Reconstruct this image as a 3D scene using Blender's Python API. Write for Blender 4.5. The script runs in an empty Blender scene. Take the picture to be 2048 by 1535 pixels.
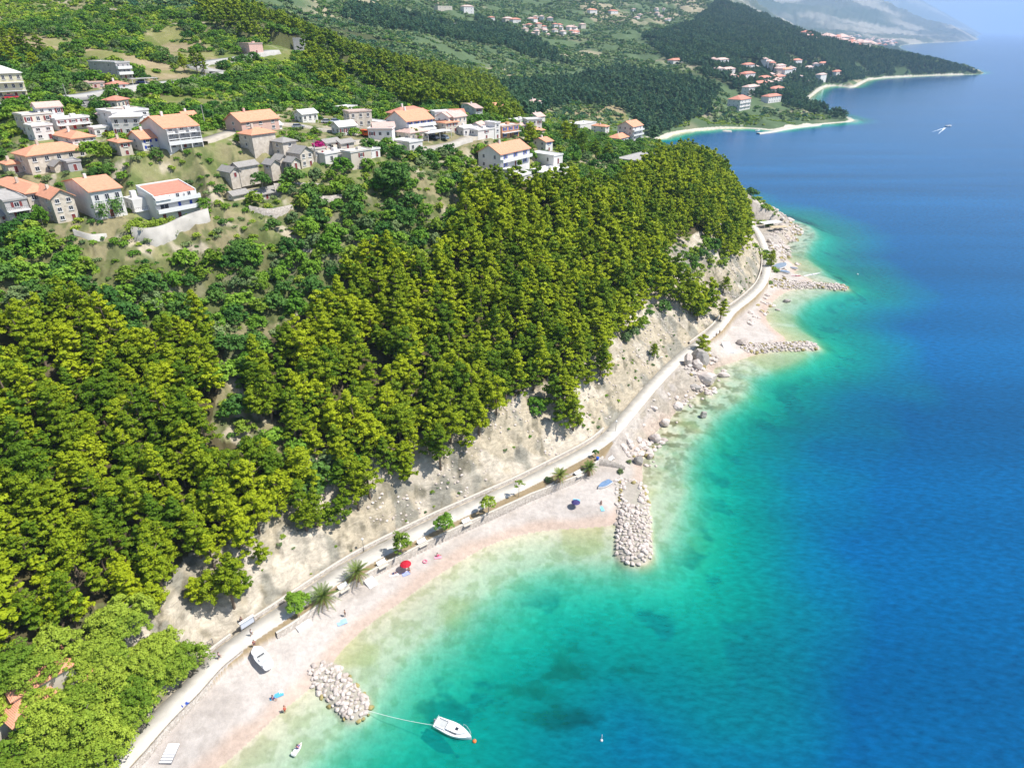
import bpy, bmesh, math, random
import numpy as np
from mathutils import Vector, Matrix
R = math.radians
S = bpy.context.scene
C = S.collection
rng = np.random.RandomState(7)
random.seed(7)
# ------------------------------------------------------------------ camera, sky, sun, exposure
F, HC, HOR = 1300.0, 100.0, 62.0
TH = math.atan((767.5 - HOR) / F)
cam = bpy.data.cameras.new('camera'); cam.sensor_width = 36.0
cam.lens = 36.0 * F / 2048.0; cam.clip_start = 1.0; cam.clip_end = 150000.0
co = bpy.data.objects.new('camera', cam); C.objects.link(co)
co.location = (0, 0, HC); co.rotation_euler = (R(90) - TH, 0, 0)
S.camera = co
SUN_EL, SUN_AZ = R(57), R(97)        # azimuth measured clockwise from +Y
sd = Vector((math.sin(SUN_AZ) * math.cos(SUN_EL), math.cos(SUN_AZ) * math.cos(SUN_EL), math.sin(SUN_EL)))
w = bpy.data.worlds.new('World'); S.world = w; w.use_nodes = True
nt = w.node_tree; bg = nt.nodes['Background']
sky = nt.nodes.new('ShaderNodeTexSky'); sky.sky_type = 'NISHITA'; sky.sun_disc = False
sky.sun_elevation = SUN_EL; sky.sun_rotation = SUN_AZ; sky.altitude = 50; sky.air_density = 1.0; sky.dust_density = 1.0
nt.links.new(sky.outputs[0], bg.inputs[0]); bg.inputs[1].default_value = 0.105
sl = bpy.data.lights.new('sun', 'SUN'); sl.energy = 5.0; sl.angle = R(0.5); sl.color = (1.0, 0.95, 0.87)
so = bpy.data.objects.new('sun', sl); C.objects.link(so)
so.rotation_euler = sd.to_track_quat('Z', 'Y').to_euler()
S.view_settings.view_transform = 'Standard'; S.view_settings.look = 'None'
S.view_settings.exposure = 0.42; S.view_settings.gamma = 1.0
S.render.engine = 'CYCLES'
cy = S.cycles
cy.use_denoising = True; cy.max_bounces = 6; cy.diffuse_bounces = 2; cy.glossy_bounces = 2
cy.transparent_max_bounces = 8; cy.transmission_bounces = 2; cy.volume_bounces = 2
cy.caustics_reflective = False; cy.caustics_refractive = False; cy.sample_clamp_indirect = 6

# ------------------------------------------------------------------ pixel of the photo <-> point of the place
ct, st = math.cos(TH), math.sin(TH)
def ray(px, py):
    X = (px - 1024.0) / F; Y = (767.5 - py) / F
    return X, ct + Y * st, -st + Y * ct
def at(px, py, e=0.0):
    a, b, c = ray(px, py); s = (HC - e) / -c
    return a * s, b * s
def proj(x, y, z):
    z = z - HC; dz = y * ct - z * st
    dz = np.where(dz < 1, 1, dz) if isinstance(dz, np.ndarray) else max(dz, 1)
    return 1024 + F * x / dz, 767.5 - F * (y * st + z * ct) / dz

def hsh(ix, iy, k):
    v = np.sin(ix * 127.1 + iy * 311.7 + k * 74.7) * 43758.5453
    return v - np.floor(v)
def vnoise(x, y, k=0):
    ix, iy = np.floor(x), np.floor(y); fx, fy = x - ix, y - iy
    fx = fx * fx * (3 - 2 * fx); fy = fy * fy * (3 - 2 * fy)
    a, b, c, d = hsh(ix, iy, k), hsh(ix + 1, iy, k), hsh(ix, iy + 1, k), hsh(ix + 1, iy + 1, k)
    return (a * (1 - fx) + b * fx) * (1 - fy) + (c * (1 - fx) + d * fx) * fy
def fbm(x, y, sc, o=4, k=0):
    t, a, n = 0, 0.5, 0
    for i in range(o):
        t = t + a * vnoise(x / sc + 17.3 * i, y / sc - 9.1 * i, k + i); n += a; a *= 0.5; sc *= 0.5
    return t / n                                    # 0..1
def sstep(a, b, x):
    t = np.clip((x - a) / (b - a), 0, 1); return t * t * (3 - 2 * t)

# ------------------------------------------------------------------ coastline (sea level)
coast_px = [(300, 1640), (440, 1535), (500, 1482), (560, 1424), (610, 1385), (650, 1352), (668, 1320), (692, 1290), (740, 1246), (800, 1205),
 (860, 1160), (920, 1122), (980, 1088), (1040, 1069), (1100, 1059), (1170, 1056), (1235, 1050), (1262, 1010), (1286, 965),
 (1284, 930), (1290, 892), (1312, 862), (1345, 835), (1362, 806), (1392, 790), (1424, 772), (1432, 752), (1424, 738), (1450, 730),
 (1490, 716), (1530, 704), (1560, 690), (1575, 678), (1548, 660), (1532, 640), (1532, 620), (1545, 603), (1566, 586), (1600, 573),
 (1630, 562), (1606, 552), (1584, 545), (1600, 538), (1578, 522), (1562, 505), (1578, 482), (1592, 467), (1588, 452), (1562, 440), (1528, 434)]
coast = [at(*p) for p in coast_px]
coast += [(146, 400), (128, 450), (112, 530), (112, 640), (135, 720)]
coast += [at(*p) for p in [(1330, 278), (1345, 270), (1380, 263), (1420, 259), (1470, 257), (1512, 257), (1545, 262), (1590, 253), (1650, 248),
 (1712, 243), (1700, 235), (1655, 226), (1618, 214), (1616, 199), (1634, 184), (1651, 173), (1680, 172), (1706, 177), (1724, 167), (1741, 158), (1838, 152.5), (1940, 149.5),
 (1972, 147.5), (1950, 139), (1858, 118), (1815, 104), (1803, 99), (1796, 92), (1824, 88), (1928, 83), (1960, 79.5), (1950, 74)]]
coast += [at(1962, 69.5), at(2004, 68), at(2048, 67.4), at(2200, 66.5)]
fx, fy = coast[-1]
coast += [(fx + 20000, fy + 14000), (-60000, fy + 30000), (-60000, -3000), (-160, -60), (-75, 20)]
CO = np.array(coast)
def chaikin(P, n=2):
    P = np.array(P, float)
    for _ in range(n):
        Q = np.roll(P, -1, 0); a = P * .75 + Q * .25; b = P * .25 + Q * .75
        P = np.stack([a, b], 1).reshape(-1, 2)
    return P
CO = chaikin(CO, 1)
def pip(x, y, P):
    ins = np.zeros(x.shape, bool); n = len(P)
    for i in range(n):
        x1, y1 = P[i]; x2, y2 = P[(i + 1) % n]
        if y1 == y2: continue
        c = ((y1 > y) != (y2 > y)) & (x < (x2 - x1) * (y - y1) / (y2 - y1) + x1)
        ins ^= c
    return ins
def segd(x, y, P, closed=False):
    """distance to a polyline, index (float) of the nearest point along it, side (+ = left)"""
    best = np.full(x.shape, 1e12); idx = np.zeros(x.shape); side = np.zeros(x.shape)
    n = len(P)
    for i in range(n if closed else n - 1):
        ax, ay = P[i]; bx, by = P[(i + 1) % n]
        dx, dy = bx - ax, by - ay; L = dx * dx + dy * dy + 1e-9
        t = np.clip(((x - ax) * dx + (y - ay) * dy) / L, 0, 1)
        ex, ey = x - ax - t * dx, y - ay - t * dy
        d = ex * ex + ey * ey; m = d < best
        best = np.where(m, d, best); idx = np.where(m, i + t, idx)
        side = np.where(m, np.sign(dx * ey - dy * ex), side)
    return np.sqrt(best), idx, side
def coastd(x, y):
    d, _, _ = segd(x, y, CO, True)
    return np.where(pip(x, y, CO), d, -d)

# ------------------------------------------------------------------ the seaside path
path_px = [(205, 1560, 2.6), (262, 1500, 2.6), (325, 1430, 2.6), (378, 1378, 2.6), (430, 1322, 2.6), (497, 1270, 2.7), (560, 1228, 2.8), (640, 1174, 2.9), (720, 1123, 3.0),
 (800, 1081, 3.0), (880, 1042, 3.1), (960, 1006, 3.2), (1040, 970, 3.3), (1120, 930, 3.4), (1180, 898, 3.7), (1216, 872, 4.2), (1250, 835, 5.0),
 (1300, 776, 6.0), (1350, 724, 6.0), (1400, 684, 5.4), (1436, 655, 5.0), (1462, 622, 4.8), (1500, 592, 4.5), (1526, 562, 4.3), (1534, 522, 4.3), (1524, 482, 4.4), (1509, 455, 4.5), (1500, 440, 4.5)]
PA = []
for (a, b, e) in path_px: PA.append((*at(a, b, e), e))
PA = np.array(PA)
def spline(P, k=6):
    P = np.array(P, float); out = []
    for i in range(len(P) - 1):
        p0, p1, p2, p3 = P[max(i - 1, 0)], P[i], P[i + 1], P[min(i + 2, len(P) - 1)]
        for j in range(k):
            t = j / k
            out.append(.5 * (2 * p1 + (p2 - p0) * t + (2 * p0 - 5 * p1 + 4 * p2 - p3) * t * t + (3 * p1 - p0 - 3 * p2 + p3) * t ** 3))
    out.append(P[-1]); return np.array(out)
PS = spline(PA, 4)
NP = len(path_px)
# ------------------------------------------------------------------ elevations: (px, py, e) seen points; (px, s, e) along azimuth
ctrl_e = [
 (0, 1530, 6), (150, 1500, 5), (300, 1440, 4), (0, 1350, 13), (150, 1300, 12), (300, 1250, 11), (380, 1200, 8), (0, 1150, 24), (200, 1120, 21), (400, 1100, 14),
 (0, 950, 35), (200, 930, 32), (400, 940, 26), (560, 1000, 15), (0, 750, 45), (200, 740, 43), (400, 750, 38), (600, 820, 29), (700, 920, 17), (850, 880, 15), (0, 600, 51), (200, 600, 50), (400, 600, 48), (600, 650, 42),
 (800, 750, 27), (950, 830, 17), (1050, 800, 17), (1150, 740, 18), (900, 650, 37), (1050, 650, 31), (1200, 640, 22), (0, 500, 56), (200, 500, 55), (400, 480, 58), (600, 520, 51), (760, 550, 44), (900, 540, 43),
 (1050, 520, 38), (1200, 540, 29), (1300, 560, 24), (1330, 600, 18), (1400, 560, 16), (0, 450, 59), (200, 445, 60), (400, 430, 62), (600, 400, 62), (800, 420, 56), (1000, 420, 50), (1150, 450, 42),
 (1300, 450, 32), (1400, 470, 26), (1470, 470, 18),
 (100, 360, 66), (300, 320, 70), (500, 330, 68), (700, 330, 65), (850, 310, 63), (1000, 350, 57), (1150, 350, 50), (1280, 350, 42), (1350, 350, 37), (1430, 390, 28),
 (70, 260, 75), (250, 260, 74), (450, 260, 73), (600, 260, 71), (800, 250, 69), (950, 250, 66), (1080, 270, 58)]
ctrl_s = [  # seen point with its distance along the view axis
 (60, 190, 225), (200, 175, 240), (350, 200, 240), (430, 150, 290), (520, 110, 340), (600, 180, 300), (700, 220, 290), (20, 120, 290), (200, 110, 290), (350, 120, 310), (20, 60, 340), (150, 60, 350), (300, 70, 360), (100, 10, 400), (280, 10, 420),
 (430, 60, 380), (450, 10, 450), (620, 85, 400), (550, 50, 430), (750, 130, 410), (850, 170, 420), (960, 215, 430), (1040, 235, 450), (700, 170, 350),
 (640, 30, 800), (760, 70, 780), (880, 110, 780), (980, 150, 760), (1060, 190, 700), (1150, 230, 640), (1250, 250, 620), (1200, 200, 760), (1300, 200, 800), (1130, 150, 900), (1000, 90, 1000), (1080, 60, 1300), (900, 20, 1300), (750, 5, 1100), (1250, 100, 1200), (1200, 20, 1700), (1050, 10, 1600), (1330, 30, 1900),
 (1350, 130, 1050), (1400, 180, 880), (1450, 230, 810), (1500, 200, 900), (1550, 220, 850), (1560, 150, 1100), (1460, 130, 1080), (1640, 160, 1150), (1650, 130, 1300), (1600, 110, 1400), (1500, 90, 1450), (1400, 60, 1600), (1420, 10, 2100),
 (1470, 15, 2300), (1560, 52, 2200), (1640, 80, 2000), (1720, 92, 1900), (1800, 112, 1750), (1880, 132, 1600), (1250, 290, 430), (1180, 260, 480)]
ctrl_g = [  # azimuth of px, distance, elevation: ground nothing in the photo shows directly
 (1250, 560, 14), (1300, 420, 34), (1290, 520, 18), (1330, 600, 8), (1200, 600, 40),
 (700, 560, 74), (850, 560, 66), (560, 560, 90), (950, 560, 62), (430, 620, 110), (200, 600, 190), (0, 600, 190), (-500, 250, 90), (-500, 600, 240), (-400, 120, 45),
 (200, 1500, 500), (-500, 1500, 600), (560, 1500, 330), (560, 1000, 190), (200, 4000, 1300), (800, 2500, 420), (1000, 3000, 450), (1200, 3000, 420), (800, 6000, 1500), (1200, 6000, 1100),
 (1400, 3500, 420), (1560, 3000, 90), (1700, 3000, 25), (1640, 2500, 70), (1470, 3300, 180), (1800, 2200, 12),
 (1650, 4000, 40), (1720, 4300, 18), (1600, 4600, 90), (1540, 5000, 205), (1500, 5500, 290), (1450, 5500, 420), (1850, 4800, 14), (1760, 5200, 25), (1900, 5600, 12), (1700, 6000, 80), (1600, 6500, 120),
 (1717, 9000, 495), (1772, 9000, 398), (1814, 9000, 280), (1858, 8800, 190), (1910, 8500, 130), (1500, 9000, 560), (1620, 8000, 330), (1400, 9000, 900), (1700, 7500, 190), (1800, 7300, 90),
 (1845, 20000, 1020), (1886, 20000, 880), (1924, 20000, 850), (1941, 20000, 640), (1962, 20000, 420), (1997, 20000, 230), (2040, 20000, 110), (1800, 14000, 180), (1900, 14000, 60), (1700, 20000, 1500), (1400, 20000, 1900), (800, 20000, 2200)]
pts = []
for (a, b, e) in ctrl_e: pts.append((*at(a, b, e), e))
for (a, b, s) in ctrl_s:
    X, Y, Z = ray(a, b); pts.append((X * s, Y * s, HC + Z * s))
for (a, s, e) in ctrl_g:
    X, Y, Z = ray(a, HOR); pts.append((X * s, Y * s, e))
pts = np.array(pts)
def lp(x, y): return np.arctan2(x, y) * 2.0, np.log(np.hypot(x, y) + 30.0)
def tps_k(r2): return np.where(r2 > 1e-12, .5 * r2 * np.log(np.maximum(r2, 1e-12)), 0)
U, V = lp(pts[:, 0], pts[:, 1])
EZ = np.log(pts[:, 2] + 60)                     # smooth in log elevation
n = len(U)
K = tps_k((U[:, None] - U) ** 2 + (V[:, None] - V) ** 2) + np.eye(n) * 6e-4
A = np.zeros((n + 3, n + 3)); A[:n, :n] = K; A[:n, n] = 1; A[:n, n + 1] = U; A[:n, n + 2] = V; A[n:, :n] = A[:n, n:].T
WT = np.linalg.solve(A, np.concatenate([EZ, [0, 0, 0]]))
def tps(x, y):
    u, v = lp(x, y); o = WT[n] + WT[n + 1] * u + WT[n + 2] * v
    for i in range(n): o = o + WT[i] * tps_k((u - U[i]) ** 2 + (v - V[i]) ** 2)
    return np.exp(np.clip(o, 3.9, 7.17)) - 60
# groynes: centre line px, crest height, half width
GR = [([(650, 1346), (668, 1366), (690, 1390), (708, 1408)], .5, 1.8), ([(1262, 975), (1268, 1040), (1268, 1100)], .9, 2.9),
      ([(1500, 697), (1560, 691), (1618, 689)], .8, 2.4), ([(1558, 572), (1620, 568), (1680, 572)], .8, 2.6)]
GRW = [(np.array([at(a, b, .6) for a, b in g]), c, hw) for g, c, hw in GR]
ROCKY = np.interp(np.arange(NP), [0, 13, 14.5, 15.5, 18.5, 19.5, 22, 24, 25, 28], [0, 0, .15, 1, 1, 0, 0, .25, 1, 1])
CLIFH = np.interp(np.arange(NP), [0, 6, 10, 16, 20, 24, 28], [6, 9, 11, 13, 20, 22, 20])
CLIFS = np.interp(np.arange(NP), [0, 6, 10, 16, 20, 24, 28], [.75, .9, 1.0, 1.0, 1.0, 1.15, 1.15])
STRIP = np.interp(np.arange(NP), [0, 3, 4, 6, 12, 13, 14, 15], [2.4, 2.4, 2.6, 3.6, 4.2, 6.0, 4.5, 2.6])   # centre line to seaward wall
PADS = []                                        # levelled building plots: (x, y, ux, uy, w, d, e)
def height(x, y, full=False, pads=True):
    x = np.asarray(x, float); y = np.asarray(y, float)
    d = coastd(x, y); r = np.hypot(x, y)
    base = tps(x, y)
    base = base + (fbm(x, y, 38, 3, 3) - .5) * np.clip(r / 300, 1, 14) * 4.0 * sstep(60, 130, r) + (fbm(x, y, 6, 2, 9) - .5) * 1.3
    base = base + (fbm(x, y, 900, 5, 23) - .5) * sstep(3500, 9000, r) * np.minimum(base * .55, 420)
    base = np.maximum(base, .3)
    prof = np.where(r > 650, 1.2 + np.maximum(d - 8, 0) * .35 + np.minimum(np.maximum(d, 0), 8) * .15, 1e9)
    prof = np.where(r > 1400, .6 + np.maximum(d, 0) * .5, prof)
    h = np.minimum(base, prof)
    pd, pi, ps = segd(x, y, PA[:, :2])
    near = (r < 470) & (y > -200)
    ks = np.arange(NP)
    zp = np.interp(pi, ks, PA[:, 2]); rk = np.interp(pi, ks, ROCKY); ch = np.interp(pi, ks, CLIFH); cs = np.interp(pi, ks, CLIFS); sw = np.interp(pi, ks, STRIP)
    gul = (fbm(x, y, 9, 3, 31) - .5)
    t = np.maximum(pd - 2.7 + gul * 3 * sstep(3, 7, pd), 0)
    cl = zp + np.minimum(t * cs, ch) + np.maximum(t - ch / cs, 0) * .62
    rid = np.abs(fbm(x, y, 7, 4, 41) - .5) * 2
    cl = cl - (rid * 3.0 - .6) * sstep(3.2, 7, pd) + (np.abs(fbm(x * .7 + y, y * .7 - x, 3.2, 3, 43) - .5) - .1) * 2.2 * sstep(3.5, 6, pd)
    inl = (ps > 0)
    hin = np.minimum(base, cl); hin = np.where(pd < 2.6, zp - .06, hin)
    dd = np.maximum(d, 0)
    bz = 1.9 * (1 - np.exp(-dd / 9.0)) ; rz = np.minimum(dd * .85, 9) * (.6 + .8 * fbm(x, y, 5, 3, 51))
    hs = bz * (1 - rk) + rz * rk
    hs = np.minimum(hs, zp - .1)
    hs = np.where(pd < sw, zp - .06, hs)
    hn = np.where(inl, hin, hs)
    beyond = pi > NP - 1.05                       # past the end of the path: headland
    hn = np.where(beyond, np.minimum(base, np.minimum(dd * 1.1, 60)), hn)
    h = np.where(near, np.where(d > 0, hn, h), h)
    # sea bed
    dm = -d
    dep = np.where(dm < 10, dm * .05, .5 + (dm - 10) * .21)
    dep = np.where(dm > 33, 5.33 + (dm - 33) * .26, dep); dep = np.minimum(dep * np.where(r > 600, 2.2, 1) * (1 + .6 * sstep(30, 75, x) * sstep(8, 16, dm)), 30)
    rkd = np.where(near, rk, 0)
    dep = dep * (1 + .5 * (fbm(x, y, 22, 3, 61) - .5)) + (fbm(x, y, 2.2, 2, 66) - .5) * .5 * rkd * sstep(0, 3, dm)
    h = np.where(d > 0, np.maximum(h, .02), -dep)
    for P, c, hw in GRW:
        m = (np.abs(x - P[:, 0].mean()) < 60) & (np.abs(y - P[:, 1].mean()) < 60)
        if not m.any(): continue
        gd, gi, _ = segd(x[m], y[m], P)
        hm = np.minimum(c, c - (gd - hw * .8) * .55)
        h[m] = np.maximum(h[m], hm)
    if pads:
        for (cx, cy, ux, uy, w_, d_, e) in PADS:
            m = (np.abs(x - cx) < 40) & (np.abs(y - cy) < 40)
            if not m.any(): continue
            dx, dy = x[m] - cx, y[m] - cy
            a = np.abs(dx * ux + dy * uy) - w_ / 2; b = np.abs(-dx * uy + dy * ux) - d_ / 2
            q = np.hypot(np.maximum(a, 0), np.maximum(b, 0))
            h[m] = np.minimum(h[m], e - .05 + np.maximum(q - 1.6, 0) * 1.2)
            h[m] = np.maximum(h[m], e - .05 - np.maximum(q - 1.2, 0) * 1.0)
    if full: return h, d, pd, pi, ps
    return h
def ground(px, py, smax=30000, off=0.0):
    """point of the ground seen at a pixel of the photo"""
    X, Y, Z = ray(px, py)
    s = np.exp(np.linspace(math.log(60), math.log(smax), 700))
    z = HC + Z * s; g = height(X * s, Y * s, pads=False) + off
    k = np.nonzero(z < g)[0]
    if len(k) == 0: return None
    k = max(k[0], 1); a, b = s[k - 1], s[k]
    ss = np.linspace(a, b, 40); z = HC + Z * ss; g = height(X * ss, Y * ss, pads=False) + off
    j = np.nonzero(z < g)[0]; j = j[0] if len(j) else 39
    s0 = ss[j]
    return X * s0, Y * s0, float(g[j] - off)
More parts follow.
